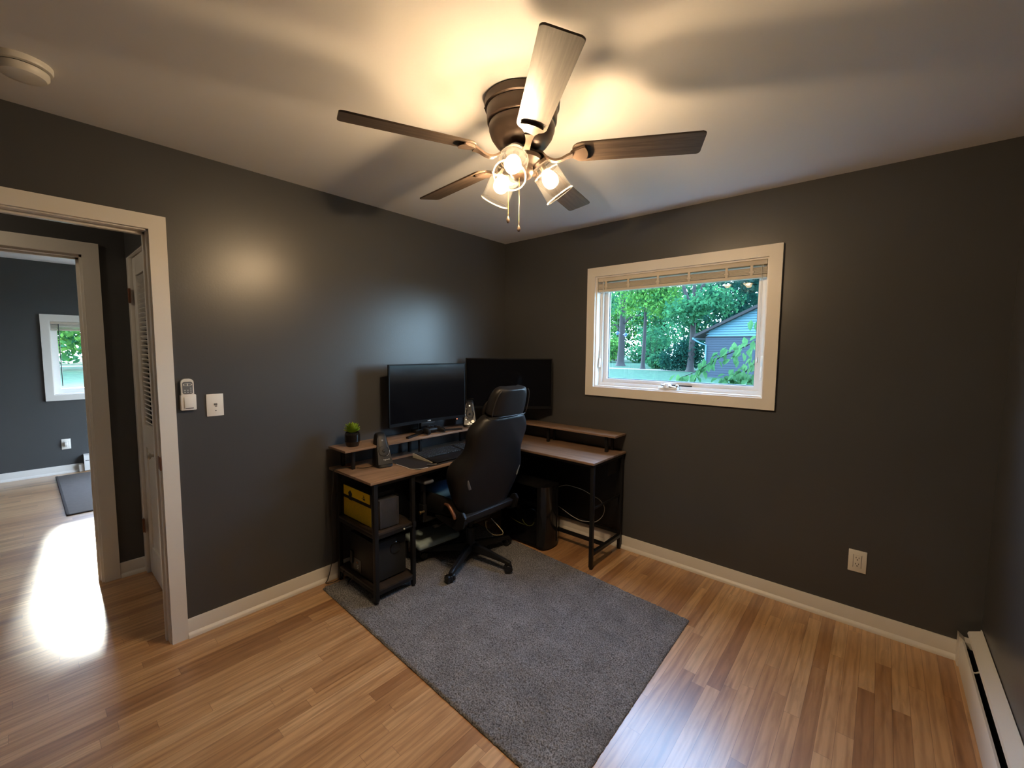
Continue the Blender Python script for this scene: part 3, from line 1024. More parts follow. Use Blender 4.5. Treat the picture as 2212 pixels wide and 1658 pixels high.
for k in range(5):
    ang = R(246.2 + 72 * k)
    X = Matrix.Translation((CX, CY, ZB)) @ Matrix.Rotation(ang, 4, 'Z')
    XP = X @ Matrix.Rotation(R(-12), 4, 'X')
    m = MB()
    m.prism([(x, y, -.003) for x, y in BO], (0, 0, .006))
    bmesh.ops.bevel(m.bm, geom=[e for e in m.bm.edges if e.calc_length() > 0 and abs((e.verts[0].co.z - e.verts[1].co.z)) < 1e-6], offset=.0012, segments=1, affect='EDGES')
    # own object axes follow the blade, so the grain runs along it
    bo = MB.build(m, 'blade', 'blade', None)
    bo.parent = fan
    bo.matrix_basis = parent_world(fan).inverted() @ XP
    # blade iron: curved neck and flared plate under the blade
    m = MB()
    neck = [(.050, 0, .010), (.078, 0, .006), (.100, 0, -.014), (.125, 0, -.026), (.150, 0, -.024), (.175, 0, -.014), (.196, 0, -.009)]
    neck = catmull([Vector(p) for p in neck], 5)
    prev = None
    for i, p in enumerate(neck):
        f_ = i / (len(neck) - 1)
        hw = .011 + .003 * math.cos(f_ * PI) + (.012 * max(0, (f_ - .6) / .4) ** 2)
        th = .0045
        q = [m.bm.verts.new(p + Vector((0, s1 * hw, s2 * th))) for s1, s2 in ((-1, -1), (1, -1), (1, 1), (-1, 1))]
        if prev:
            for a_ in range(4):
                b_ = (a_ + 1) % 4
                m.bm.faces.new((prev[a_], prev[b_], q[b_], q[a_]))
        else:
            m.bm.faces.new(q[::-1])
        prev = q
    m.bm.faces.new(prev)
    bmesh.ops.transform(m.bm, matrix=X, verts=m.bm.verts)
    fl = MB()
    outl = [(.188, -.016), (.205, -.024), (.228, -.036), (.243, -.040), (.249, -.030), (.252, -.015), (.253, 0), (.252, .015), (.249, .030), (.243, .040), (.228, .036), (.205, .024), (.188, .016)]
    fl.prism([(x, y, -.012) for x, y in outl], (0, 0, .009))
    bmesh.ops.bevel(fl.bm, geom=list(fl.bm.edges), offset=.002, segments=2, affect='EDGES')
    bmesh.ops.transform(fl.bm, matrix=XP, verts=fl.bm.verts)
    m.merge(fl.bm)
    bi = m.build('blade_bracket', 'bronze', fan)
    e = MB()
    e.prism([(x, y, -.0035) for x, y in [(.252, -.036), (.262, -.034), (.265, 0), (.262, .034), (.252, .036), (.256, 0)]], (0, 0, .0008))
    e.build('bracket_pad', 'bladeedge', bi, xf=XP)
# lamps
PSI, R0_, Z0_, TH_ = R(-65.7), .076, 2.217, R(36.3)
for k in range(3):
    a = PSI + k * 2 * PI / 3
    rad = Vector((math.cos(a), math.sin(a), 0))
    ax = rad * math.sin(TH_) + Vector((0, 0, -math.cos(TH_)))
    base = Vector((CX, CY, Z0_)) + rad * R0_
    # arm from fitter and socket cup
    m = MB()
    m.cyl(Vector((CX, CY, 2.185)) + rad * .015, base - ax * .028, .014, seg=16)
    m.lathe([(0, -.040), (.017, -.040), (.026, -.030), (.028, -.010), (.036, -.006), (.037, .006), (0, .006)], base, ax, 32)
    so = m.build('lamp_socket', 'bronze', fan)
    m = MB()
    prof = [(.034, .000), (.040, .003), (.043, .010), (.040, .018), (.0375, .024), (.041, .030), (.050, .037), (.053, .046), (.0545, .09), (.0565, .135), (.0580, .138)]
    inn = [(r_ - .0022, h_) for r_, h_ in prof[::-1]]
    m.capends = False
    m.lathe(prof + inn, base, ax, 56, closed=True)
    sh = m.build('lamp_shade', 'lampglass', fan)
    m = MB()
    m.lathe([(.0555, .136), (.0590, .1355), (.0605, .138), (.0590, .1405), (.0555, .140)], base, ax, 56, closed=True)
    m.lathe([(.0405, .009), (.0435, .007), (.0455, .010), (.0435, .013), (.0405, .012)], base, ax, 48, closed=True)
    m.lathe([(.0495, .0385), (.0520, .0380), (.0535, .0405), (.0515, .0425)], base, ax, 48, closed=True)
    m.build('glass_rim', 'rimglass', sh)
    m = MB()
    m.lathe([(0, .006), (.013, .006), (.0135, .030), (0, .030)], base, ax, 20)
    m.build('lamp_base', 'nickel', so)
    m = MB()
    m.lathe([(.0001, .028), (.014, .030), (.020, .040), (.028, .055), (.031, .068), (.030, .080), (.024, .093), (.013, .101), (.0001, .104)], base, ax, 32)
    lb = m.build('light_bulb', 'bulb', fan, label='glowing warm bulb')
    MB().lathe([(0, .030), (.012, .030), (.0165, .052), (.0165, .060), (0, .060)], base, ax, 24).build('light_block_collar', 'plate', lb, label='white collar added to block upward light')  # opaque collar added inside the bulb, keeps light off the ceiling
    MB().lathe([(.0162, .0602), (.0158, .064), (.013, .070), (.008, .0745), (.0001, .0762)], base, ax, 24).build('glowing_dome', 'filament', lb)
# pull chains
for (px_, py_, zt, zb_) in ((CX - .028, CY - .045, 2.16, 1.995), (CX + .004, CY - .018, 2.15, 1.962)):
    m = MB()
    z = zt
    while z > zb_ + .012:
        m.sphere((px_, py_, z), .0016, u=6, v=4)
        z -= .0042
    m.cyl((px_, py_, zt), (px_, py_, zb_ + .01), .0005, seg=4)
    ch = m.build('pull_chain', 'brass', fan)
    MB().lathe([(0, .024), (.003, .020), (.0065, .008), (.0060, .002), (.0035, -.003), (0, -.004)], (px_, py_, zb_ - .010), (0, 0, 1), 16).build('chain_knob', 'bronze', ch)

# ------------------------------------------------------------------ rugs
def rug(name, corners, z0, pile, nx, ny, mat, label, seed=1, amp=.004):
    rng = np.random.default_rng(seed)
    a, b, c, d = [np.array(p, float) for p in corners]
    u_ = np.linspace(0, 1, nx)
    v_ = np.linspace(0, 1, ny)
    U, V = np.meshgrid(u_, v_, indexing='ij')
    P = (a[None, None] * ((1 - U) * (1 - V))[..., None] + b[None, None] * (U * (1 - V))[..., None]
         + c[None, None] * (U * V)[..., None] + d[None, None] * ((1 - U) * V)[..., None])
    Z = rng.random((nx, ny))
    Zs = (Z + np.roll(Z, 1, 0) + np.roll(Z, 1, 1)) / 3
    hgt = pile + (Zs - .5) * amp * 2.2
    wav = np.sin(U * 37 + 3 * np.sin(V * 11)) * np.sin(V * 29 + 2 * np.sin(U * 17)) * amp * .35
    hgt = hgt + wav
    edge = np.minimum(np.minimum(U, 1 - U) * nx, np.minimum(V, 1 - V) * ny)
    hgt = np.where(edge < 1, .003, np.where(edge < 2, hgt * .75, hgt))
    jx = (rng.random((nx, ny)) - .5) * .004
    jy = (rng.random((nx, ny)) - .5) * .004
    co = np.stack([P[..., 0] + jx, P[..., 1] + jy, z0 + hgt], -1).reshape(-1, 3)
    nb = len(co)
    bot = np.array([[*a, z0], [*b, z0], [*c, z0], [*d, z0]])
    idx = np.arange(nx * ny).reshape(nx, ny)
    f = np.stack([idx[:-1, :-1], idx[1:, :-1], idx[1:, 1:], idx[:-1, 1:]], -1).reshape(-1, 4)
    faces = f.tolist() + [[nb + 3, nb + 2, nb + 1, nb]]
    me = bpy.data.meshes.new(name)
    me.from_pydata(np.vstack([co, bot]).tolist(), [], faces)
    me.polygons.foreach_set('use_smooth', [True] * len(me.polygons))
    me.materials.append(MT[mat])
    o = bpy.data.objects.new(name, me)
    COL.objects.link(o)
    tag(o, label, 'rug')
    recenter(o, (*((a + c) / 2), z0))
    return o
rug('area_rug', [(.085, -1.775), (1.930, -1.845), (1.905, -.578), (.075, -.440)], 0.0, .011, 420, 290, 'rug', 'grey shag area rug under the chair and half of the desk')
MT['rug2'] = simple('grey_brown_flat_rug', (0.20, 0.175, 0.16), 0.9, var=0.12, scale=25)
MT['rugedge'] = simple('dark_rug_binding', (0.05, 0.04, 0.035), 0.9)
t = thing('area_rug', 'thin grey rug with dark binding on the floor of the far room', 'rug', (-3.5, -2.0, 0))
MB().box((-4.42, -2.72, .001), (-2.735, -1.30, .009), .002).build('rug_body', 'rug2', t)
MB().box((-4.42, -2.735, .0005), (-2.715, -2.715, .011), .002).box((-2.737, -2.735, .0005), (-2.715, -1.30, .011), .002).build('binding', 'rugedge', t)

# ------------------------------------------------------------------ L desk
desk = thing('corner_desk', 'L shaped corner desk with oak tops on a black steel frame', 'desk', (.6, -.85, 0))
DT = .745
m = MB()
m.box((.030, -1.688, DT - .016), (.518, -.48, DT), .002)
m.build('desktop', 'desk', desk)
m = MB()
m.box((.030, -.4795, DT - .016), (1.228, -.008, DT), .002)
m.build('desktop', 'deskx', desk)
SZ = .880
MB().box((.030, -1.688, SZ - .014), (.240, -.176, SZ), .0015).build('monitor_shelf', 'desk', desk)
MB().box((.030, -.1755, SZ - .014), (1.222, -.006, SZ), .0015).build('monitor_shelf', 'deskx', desk)
for p in ((.185, -1.61), (.060, -1.61), (.185, -1.10), (.060, -1.10), (.185, -.60), (.060, -.60)):
    MB().box((p[0] - .010, p[1] - .010, DT), (p[0] + .010, p[1] + .010, SZ - .014), .001).build('shelf_post', 'blackmetal', desk)
for p in ((.60, -.13), (.60, -.04), (1.130, -.13), (1.130, -.04)):
    MB().box((p[0] - .010, p[1] - .010, DT), (p[0] + .010, p[1] + .010, SZ - .014), .001).build('shelf_post', 'blackmetal', desk)
LT = DT - .016
def leg(x, y, z0=0.012):
    o = MB().box((x - .0125, y - .0125, z0 + .012), (x + .0125, y + .0125, LT), .0015).build('leg', 'blackmetal', desk)
    MB().cyl((x, y, z0), (x, y, z0 + .016), .012, seg=16).build('foot', 'blackplastic', o)
    return o
leg(.055, -1.640, 0.0); leg(.487, -1.645); leg(.055, -1.388, .011); leg(.487, -1.388)
leg(1.205, -.448, 0); leg(1.205, -.036, 0); leg(.045, -.04, 0); leg(.52, -.036, 0)
def bar(a, b, w_=.0105, name='cross_bar'):
    a, b = Vector(a), Vector(b)
    return MB().box((min(a.x, b.x) - (w_ if a.x == b.x else 0), min(a.y, b.y) - (w_ if a.y == b.y else 0), min(a.z, b.z) - w_),
                    (max(a.x, b.x) + (w_ if a.x == b.x else 0), max(a.y, b.y) + (w_ if a.y == b.y else 0), max(a.z, b.z) + w_), .001).build(name, 'blackmetal', desk)
for z in (.070, .405, LT - .012):
    bar((.066, -1.640, z), (.476, -1.640, z))
    bar((.487, -1.634, z), (.487, -1.400, z))
    bar((.066, -1.388, z), (.476, -1.388, z))
    bar((.055, -1.628, z), (.055, -1.400, z))
MB().box((.044, -1.650, .416), (.498, -1.378, .430), .001).build('rack_shelf', 'brown', desk)
MB().box((.044, -1.650, .081), (.498, -1.378, .093), .001).build('rack_shelf', 'brown', desk)
bar((.050, -1.40, LT - .012), (.050, -.05, LT - .012)); bar((.487, -1.376, LT - .012), (.487, -.50, LT - .012))
bar((.06, -.036, LT - .012), (1.195, -.036, LT - .012)); bar((.50, -.448, LT - .012), (1.193, -.448, LT - .012))
bar((1.205, -.436, LT - .012), (1.205, -.048, LT - .012))
bar((1.205, -.436, .105), (1.205, -.048, .105), .0125)
bar((1.205, -.436, .418), (1.205, -.048, .418), .006)
bar((.53, -.036, .125), (1.193, -.036, .125), .0105)
bar((.55, -.240, .098), (1.193, -.240, .098), .0115)
MB().box((.06, -.030, .150), (1.190, -.022, .700), .001).build('back_panel', 'blackplastic', desk, label='black back panel')
MB().box((.045, -1.36, .14), (.052, -.06, .700), .001).build('back_panel', 'blackplastic', desk, label='black back panel')
MB().box((1.195, -.23, .60), (1.2000, -.05, .700), .001).build('hook_plate', 'blackmetal', desk)

# ------------------------------------------------------------------ monitors
def monitor(name, label, c, ang, wdt, hgt, curve, logo, z_foot, depth=.03, foot=True):
    """c: centre of the screen bottom edge (world), ang: direction the screen faces"""
    t = thing(name, label, 'monitor', (c[0], c[1], z_foot), 0)
    X = Matrix.Translation(c) @ Matrix.Rotation(ang + R(90), 4, 'Z')    # local -y faces the viewer
    n = 16
    def yy(x):
        return -curve * (2 * x / wdt) ** 2
    m = MB()
    F_, B_ = [], []
    for i in range(n + 1):
        x = -wdt / 2 + wdt * i / n
        F_.append([m.bm.verts.new((x, yy(x), 0)), m.bm.verts.new((x, yy(x), hgt))])
        s_ = 1 - (2 * x / wdt) ** 2 * .0
        B_.append([m.bm.verts.new((x, yy(x) + .016, 0)), m.bm.verts.new((x, yy(x) + .016, hgt))])
    for i in range(n):
        m.bm.faces.new((F_[i][0], F_[i + 1][0], F_[i + 1][1], F_[i][1]))
        m.bm.faces.new((B_[i][1], B_[i + 1][1], B_[i + 1][0], B_[i][0]))
        m.bm.faces.new((F_[i][1], F_[i + 1][1], B_[i + 1][1], B_[i][1]))
        m.bm.faces.new((F_[i + 1][0], F_[i][0], B_[i][0], B_[i + 1][0]))
    m.bm.faces.new((F_[0][0], F_[0][1], B_[0][1], B_[0][0]))
    m.bm.faces.new((F_[n][1], F_[n][0], B_[n][0], B_[n][1]))
    shell = m.build('bezel', 'bezel', t, xf=X)
    m = MB()
    b_ = .008
    bb = .022
    prev = None
    for i in range(n + 1):
        x = -wdt / 2 + b_ + (wdt - 2 * b_) * i / n
        q = [m.bm.verts.new((x, yy(x) - .0012, bb)), m.bm.verts.new((x, yy(x) - .0012, hgt - b_))]
        if prev:
            m.bm.faces.new((prev[0], q[0], q[1], prev[1]))
        prev = q
    m.build('screen', 'screen', t, xf=X)
    m = MB()
    m.box((-.22, .012, .06), (.22, .055, hgt - .06), .02)
    m.build('rear_housing', 'bezel', t, xf=X)
    m = MB()
    m.box((-.03, .045, z_foot - c[2] + .01), (.03, .075, hgt * .55), .006)
    nk = m.build('stand_neck', 'blackplastic', t, xf=X)
    return t, X
MC1 = Vector((.150, -1.000, .962))
mon1, X1 = monitor('monitor', 'curved black monitor on the left of the desk shelf', MC1, R(-2), .664, .424, .026, True, SZ)
# V stand
m = MB()
for s in (-1, 1):
    m.prism([(s * .012 + .02, .03, SZ - MC1.z), (s * .018 + .02, .06, SZ - MC1.z), (s * .245 + .02, -.055, SZ - MC1.z), (s * .240 + .02, -.080, SZ - MC1.z)][:: (1 if s > 0 else -1)], (0, 0, .011))
m.box((-.035, .025, SZ - MC1.z), (.035, .085, SZ - MC1.z + .02), .004)
m.build('stand_foot', 'blackplastic', mon1, xf=X1)
MB().box((-.06, .0, -.030), (.06, .018, .005), .004).build('chin', 'blackplastic', mon1, xf=X1)
MB().sphere((.255, -.020, -.004), .0028, u=10, v=6).build('power_light', 'red', mon1, xf=X1, label='red standby light')
MB().box((-.006, -.0022, .006), (.024, -.0008, .013), .0004).build('badge', 'silver', mon1, xf=X1, label='small silver badge')
MC2 = Vector((.333, -.318, 1.010))
mon2, X2 = monitor('monitor', 'flat black monitor set diagonally in the room corner', MC2, math.atan2(-.756, .655), .708, .412, .0, True, SZ, foot=False)
m = MB()
m.box((-.12, -.02, SZ - MC2.z), (.12, .13, SZ - MC2.z + .012), .005)
m.build('stand_foot', 'blackplastic', mon2, xf=X2)
m = MB()
m.prism([(.30, .002, .012), (.352, .002, .012), (.352, .004, -.004), (.22, .07, -.025), (.18, .06, .01)], (0, .012, 0))
m.build('lower_housing', 'blackplastic', mon2, xf=X2)

# ------------------------------------------------------------------ speakers
def speaker(label, c, rz, detail):
    t = thing('desktop_speaker', label, 'speaker', c, rz)
    X = Matrix.Translation(c) @ Matrix.Rotation(rz, 4, 'Z')       # faces local -y
    hh = .205
    m = MB()
    levels = [(0, .050, .062, .0), (.006, .055, .066, .0), (.020, .056, .064, .004), (.08, .050, .056, .018), (.14, .042, .046, .034), (.185, .034, .036, .046), (.200, .029, .028, .050), (hh, .018, .018, .050)]
    prev = None
    for z, hw, hd, off in levels:
        ring = []
        for k in range(28):
            a = 2 * PI * k / 28
            ca, sa = math.cos(a), math.sin(a)
            sq = lambda v: math.copysign(abs(v) ** .55, v)
            ring.append(m.bm.verts.new((hw * sq(ca), off + hd * sq(sa) * (1 if sa < 0 else .95), z)))
        if prev:
            for k in range(28):
                j = (k + 1) % 28
                m.bm.faces.new((prev[k], prev[j], ring[j], ring[k]))
        else:
            m.bm.faces.new(ring[::-1])
        prev = ring
    m.bm.faces.new(prev)
    m.build('cabinet', 'blackplastic', t, xf=X)
    tilt = math.atan2(.068, .165)
    P_ = X @ Matrix.Translation((0, -.0615, .022)) @ Matrix.Rotation(-tilt - R(2), 4, 'X')
    # face panel
    m = MB()
    m.prism([(-.046, 0, 0), (.046, 0, 0), (.038, 0, .10), (.027, 0, .172), (.018, 0, .180), (-.018, 0, .180), (-.027, 0, .172), (-.038, 0, .10)], (0, .006, 0))
    fp = m.build('front_panel', 'speakerface' if detail else 'blackplastic', t, xf=P_)
    m = MB()
    m.lathe([(.0345, 0), (.0345, -.003), (.032, -.004), (.030, -.001), (.012, .001), (.010, -.003), (.006, -.0055), (0, -.006)], (0, 0, .085), (0, 1, 0), 36)
    m.build('driver_cone', 'fabric' if detail else 'blackplastic', fp, xf=P_)
    MB().lathe([(0, -.0035), (.006, -.003), (.0075, 0), (0, 0)], (0, 0, .154), (0, 1, 0), 20).build('tweeter', 'silver' if detail else 'grey', fp, xf=P_)
    m = MB()
    arc = [(-.0352 * math.cos(R(a)), -.0035, .085 + .0352 * math.sin(R(a))) for a in range(-70, 10, 8)]
    if not detail:
        arc = [(-x, y, z) for x, y, z in arc]
    m.tube(arc, .0012, 6)
    m.build('trim_arc', 'silver', fp, xf=P_)
    if detail:
        MB().cyl((.022, -.012, .022), (.022, 0, .022), .012, seg=20).build('volume_knob', 'gloss', fp, xf=P_)
        for bx_, bz_ in ((-.006, .016), (-.026, .128), (-.030, .040)):
            MB().cyl((bx_, -.004, bz_), (bx_, 0, bz_), .004, seg=12).build('button', 'gloss', fp, xf=P_)
    text_mesh('logitech', .013, P_ @ Matrix.Translation((.010 if not detail else -.004, -.001, .030 if not detail else .006)) @ Matrix.Rotation(R(90), 4, 'X'), 'silver', fp)
    return t
speaker('dark desktop speaker standing on the desk just right of the succulent', (.245, -1.440, DT), R(76), False)
speaker('grey faced speaker with a knob beside the corner monitor', (.160, -.595, SZ), R(50), True)

# ------------------------------------------------------------------ plant
t = thing('potted_succulent', 'small green succulent in a black ribbed pot on the shelf', 'plant', (.140, -1.585, SZ))
po = (.140, -1.585, SZ)
prof = [(0, 0), (.034, 0), (.038, .004), (.0445, .030)]
zz = .030
while zz < .078:
    prof += [(.0468, zz + .002), (.0445, zz + .004)]
    zz += .004
prof += [(.0435, .086), (.0400, .088), (.0385, .080), (0, .080)]
MB().lathe(prof, po, (0, 0, 1), 44).build('pot', 'potglaze', t)
MB().lathe([(0, .081), (.0385, .080)], po, (0, 0, 1), 30).build('soil', 'soil', t)
m = MB()
def succ_leaf(m, az, el, ln_, wd_, base):
    d = Vector((math.cos(az) * math.cos(el), math.sin(az) * math.cos(el), math.sin(el)))
    side = Vector((-math.sin(az), math.cos(az), 0))
    up = side.cross(d) * -1
    st = [(0, .35, .5), (.35, .85, .9), (.65, 1.0, 1.0), (.88, .6, .7), (1.0, .06, .1)]
    prev = None
    for f_, w_, t_ in st:
        c = base + d * ln_ * f_ + Vector((0, 0, 1)) * ln_ * .25 * f_ * f_ * math.cos(el)
        r_ = [m.bm.verts.new(c + side * wd_ * w_ * a + up * wd_ * .28 * t_ * b) for a, b in ((-1, .3), (0, -.6), (1, .3), (0, .9))]
        if prev:
            for k in range(4):
                j = (k + 1) % 4
                m.bm.faces.new((prev[k], prev[j], r_[j], r_[k]))
        else:
            m.bm.faces.new(r_[::-1])
        prev = r_
    m.bm.faces.new(prev)
rng = random.Random(3)
cb = Vector(po) + Vector((0, 0, .082))
i = 0
for ring, cnt in enumerate((13, 12, 10, 8, 5)):
    el = R((12, 28, 44, 60, 76)[ring])
    for k in range(cnt):
        az = 2 * PI * (k + .5 * (ring % 2)) / cnt + rng.uniform(-.1, .1)
        succ_leaf(m, az, el + rng.uniform(-.08, .08), (.046, .046, .046, .044, .040)[ring] * rng.uniform(.9, 1.08), (.0125, .0125, .011, .009, .007)[ring], cb + Vector((math.cos(az), math.sin(az), 0)) * .006 + Vector((0, 0, .004 + .006 * ring)))
m.build('leaves', 'succ', t)

# ------------------------------------------------------------------ desk things
mm = MB()
mat_pts = []
x0_, x1_, y0_, y1_, rr_ = .185, .500, -1.365, -.52, .035
for (cx_, cy_, a0) in ((x1_ - rr_, y1_ - rr_, 0), (x0_ + rr_, y1_ - rr_, 90), (x0_ + rr_, y0_ + rr_, 180), (x1_ - rr_, y0_ + rr_, 270)):
    for k in range(7):
        a = R(a0 + 15 * k)
        mat_pts.append((cx_ + rr_ * math.cos(a), cy_ + rr_ * math.sin(a), DT + .0003))
mm.prism(mat_pts, (0, 0, .0032))
one(mm, 'desk_mat', 'mousemat', 'black cloth desk mat lying under the keyboard', 'desk mat', loc=(.34, -.94, DT))
t = thing('keyboard', 'black keyboard with pale left side lying on the desk mat', 'keyboard', (.335, -.96, DT + .004), 0)
KX0, KX1, KY0, KY1 = .235, .430, -1.195, -.735
m = MB()
m.prism([(KX0, KY0, DT + .004), (KX1, KY0, DT + .004), (KX1, KY0, DT + .012), (KX0, KY0, DT + .034)], (0, KY1 - KY0, 0))
kbd = m.build('case', 'blackplastic', t)
m = MB()
m.prism([(KX0 - .002, KY0 - .003, DT + .004), (KX1 + .01, KY0 - .003, DT + .004), (KX1 + .01, KY0 - .003, DT + .009), (KX0 - .002, KY0 - .003, DT + .036)], (0, .004, 0))
m.build('side_panel', 'bezelw', t, label='pale cream side edge')
slope = math.atan2(.022, .195)
kp_mesh = None
rest = MB()
kn = 0
slots = [(r_, c_) for r_ in range(6) for c_ in range(21) if c_ != 15 and not (r_ == 5 and 4 <= c_ <= 8)]
for r_, c_ in slots:
    cx_ = KX0 + .020 + r_ * .0205
    cy_ = KY0 + .012 + c_ * .0212
    cz_ = DT + .034 - (cx_ - KX0) * math.tan(slope) + .003
    if cy_ > KY1 - .01:
        continue
    if kn < 99:
        if kp_mesh is None:
            o = MB().box((-.0085, -.0085, -.003), (.0085, .0085, .004), .0012, seg=1).build('key', 'keys', None, smooth=False)
            kp_mesh = o.data
        else:
            o = bpy.data.objects.new('key', kp_mesh)
            COL.objects.link(o)
        o.parent = t
        o.matrix_basis = parent_world(t).inverted() @ Matrix.Translation((cx_, cy_, cz_)) @ Matrix.Rotation(slope, 4, 'Y')
        kn += 1
    else:
        rest.box((cx_ - .0085, cy_ - .0085, cz_ - .003), (cx_ + .0085, cy_ + .0085, cz_ + .004), .0012, rot=(0, slope, 0), seg=1)
rk = rest.build('keys', 'keys', t, smooth=False)
rk['kind'] = 'stuff'
cx_ = KX0 + .020 + 5 * .0205
MB().box((cx_ - .0085, KY0 + .012 + 3.6 * .0212, DT + .034 - (cx_ - KX0) * math.tan(slope)), (cx_ + .0085, KY0 + .012 + 8.4 * .0212, DT + .034 - (cx_ - KX0) * math.tan(slope) + .007), .0012, rot=(0, slope, 0), seg=1).build('space_bar', 'keys', t, smooth=False)
MB().box((KX1 - .045, KY0 + .002, DT + .012), (KX1 + .055, KY1, DT + .019), .004, rot=(0, R(3), 0)).build('palm_rest', 'blackplastic', t)
# pen
one(MB().cyl((.466, -1.255, DT + .0085), (.500, -1.205, DT + .0085), .004, seg=10), 'pen', 'gloss', 'black pen lying on the desk mat left of the keyboard', 'pen', loc=(.48, -1.23, DT + .004))

# game controller
GC = Vector((.170, -.985, SZ))
t = thing('game_controller', 'black game controller lying on the shelf before the curved monitor', 'game controller', GC)
m = MB()
m.box(GC + Vector((-.032, -.055, .012)), GC + Vector((.022, .055, .042)), .014, seg=3)
for s in (-1, 1):
    m.tube([GC + Vector((-.01, s * .048, .028)), GC + Vector((.022, s * .060, .026)), GC + Vector((.050, s * .068, .022)), GC + Vector((.066, s * .070, .018))], [.020, .022, .018, .011], 14)
m.build('controller_body', 'blackplastic', t)
for s in (-1, 1):
    MB().cyl(GC + Vector((.012, s * .026, .040)), GC + Vector((.012, s * .026, .050)), .006, seg=14).cyl(GC + Vector((.012, s * .026, .050)), GC + Vector((.012, s * .026, .054)), .010, seg=18).build('thumbstick', 'gloss', t)
m = MB()
m.box(GC + Vector((-.014, -.056, .041)), GC + Vector((-.006, -.040, .045)), .001).box(GC + Vector((-.018, -.052, .041)), GC + Vector((-.002, -.044, .045)), .001)
m.build('direction_pad', 'gloss', t)
for a in range(4):
    MB().cyl(GC + Vector((-.010 + .009 * math.cos(a * PI / 2), .048 + .009 * math.sin(a * PI / 2), .041)), GC + Vector((-.010 + .009 * math.cos(a * PI / 2), .048 + .009 * math.sin(a * PI / 2), .045)), .0035, seg=10).build('button', 'gloss', t)
# small antennas behind it: router
t = thing('wireless_router', 'small dark device with two stub antennas behind the controller', 'router', (.085, -.985, SZ))
MB().box((.045, -1.075, SZ), (.105, -.895, SZ + .026), .004).build('router_body', 'blackplastic', t)
for y in (-1.045, -.93):
    MB().cyl((.09, y, SZ + .020), (.086, y, SZ + .080), .004, .003, seg=10).build('antenna', 'blackplastic', t)

# cables
one(MB().tube([(.20, -1.62, DT + .003), (.16, -1.60, DT + .003), (.13, -1.63, DT + .003), (.12, -1.68, DT + .003), (.11, -1.70, DT - .01), (.105, -1.70, DT - .10), (.075, -1.70, .50), (.06, -1.695, .20), (.045, -1.70, .10), (.045, -1.72, .03), (.066, -1.745, .020), (.085, -1.71, .018), (.08, -1.67, .018), (.05, -1.62, .02)], .0024, 8, smooth=6),
    'power_cable', 'cordb', 'black cable hanging from the left desk end to the baseboard', 'cable', loc=(.07, -1.70, .02))
one(MB().tube([(.185, -1.585, DT + .003), (.215, -1.56, DT + .003), (.225, -1.52, DT + .003), (.215, -1.47, DT + .003)], .002, 8, smooth=5),
    'speaker_cable', 'cordb', 'short black cable curling behind the left speaker', 'cable', loc=(.2, -1.53, DT))
one(MB().tube([(.300, -1.375, DT + .006), (.345, -1.372, DT + .004), (.40, -1.372, DT + .004), (.455, -1.375, DT + .004), (.49, -1.345, DT + .004), (.506, -1.28, DT + .004)], .0018, 8, smooth=5),
    'audio_cable', 'cordw', 'pale thin cable skirting the corner of the desk mat', 'cable', loc=(.42, -1.37, DT))
one(MB().tube([(.660, -.060, .362), (.735, -.058, .392), (.813, -.06, .395), (.90, -.06, .388), (.985, -.06, .362), (1.045, -.06, .345), (1.088, -.06, .296), (1.075, -.06, .225), (1.02, -.06, .165), (.96, -.06, .148), (.88, -.06, .135), (.80, -.06, .150), (.73, -.06, .175), (.66, -.06, .20)], .0026, 8, smooth=6),
    'white_cable', 'cordw', 'pale cable looping against the black panel under the desk', 'cable', loc=(.9, -.06, .26))
one(MB().tube([(.25, -1.655, .105), (.24, -1.662, .08), (.20, -1.668, .03), (.16, -1.65, .016), (.13, -1.62, .016), (.11, -1.57, .018), (.09, -1.62, .02), (.10, -1.66, .05), (.13, -1.64, .10)], .0028, 8, smooth=6),
    'subwoofer_cable', 'cordb', 'tangled black cable behind the subwoofer', 'cable', loc=(.15, -1.64, .02))

# ------------------------------------------------------------------ things in the left rack
# yellow fronted box
bx0, bx1, by0, by1, bz0, bz1 = .075, .400, -1.618, -1.455, .431, .632
t = thing('product_box', 'black carton with a bright yellow front on the rack shelf', 'box', ((bx0 + bx1) / 2, (by0 + by1) / 2, bz0))
MB().box((bx0, by0, bz0), (bx1, by1, bz1), .0015).build('carton', 'boxblack', t)
MB().box((bx0 + .002, by0 - .0012, bz1 - .062), (bx1 - .012, by0 - .0002, bz1 - .003)).build('front_print', 'yellow', t, label='bright yellow upper print')
m, nt_, out_ = nmat('dotted_yellow_grille')
b_ = principled(nt_, out_, (.4, .33, .02), .5)
tcn = N(nt_, 'ShaderNodeTexCoord')
vo = N(nt_, 'ShaderNodeTexVoronoi')
vo.inputs['Scale'].default_value = 160
vo.inputs['Randomness'].default_value = 0.15
nt_.links.new(tcn.outputs['Object'], vo.inputs['Vector'])
crn = N(nt_, 'ShaderNodeValToRGB')
crn.color_ramp.elements[0].position = .30
crn.color_ramp.elements[0].color = (.17, .14, .008, 1)
crn.color_ramp.elements[1].position = .42
crn.color_ramp.elements[1].color = (.60, .42, .012, 1)
nt_.links.new(vo.outputs['Distance'], crn.inputs[0])
nt_.links.new(crn.outputs[0], b_.inputs['Base Color'])
MT['dotted'] = m
MB().box((bx0 + .002, by0 - .0012, bz0 + .004), (bx1 - .002, by0 - .0002, bz1 - .083)).build('grille_print', 'dotted', t, label='dark yellow dotted lower print')
m = MB()
hc = Vector((bx0 + .085, by0 - .0022, bz1 - .050))
m.prism([hc + Vector((.024 * math.cos(R(90 + 72 * k)), 0, .026 * math.sin(R(90 + 72 * k)))) for k in range(5)], (0, .0012, 0))
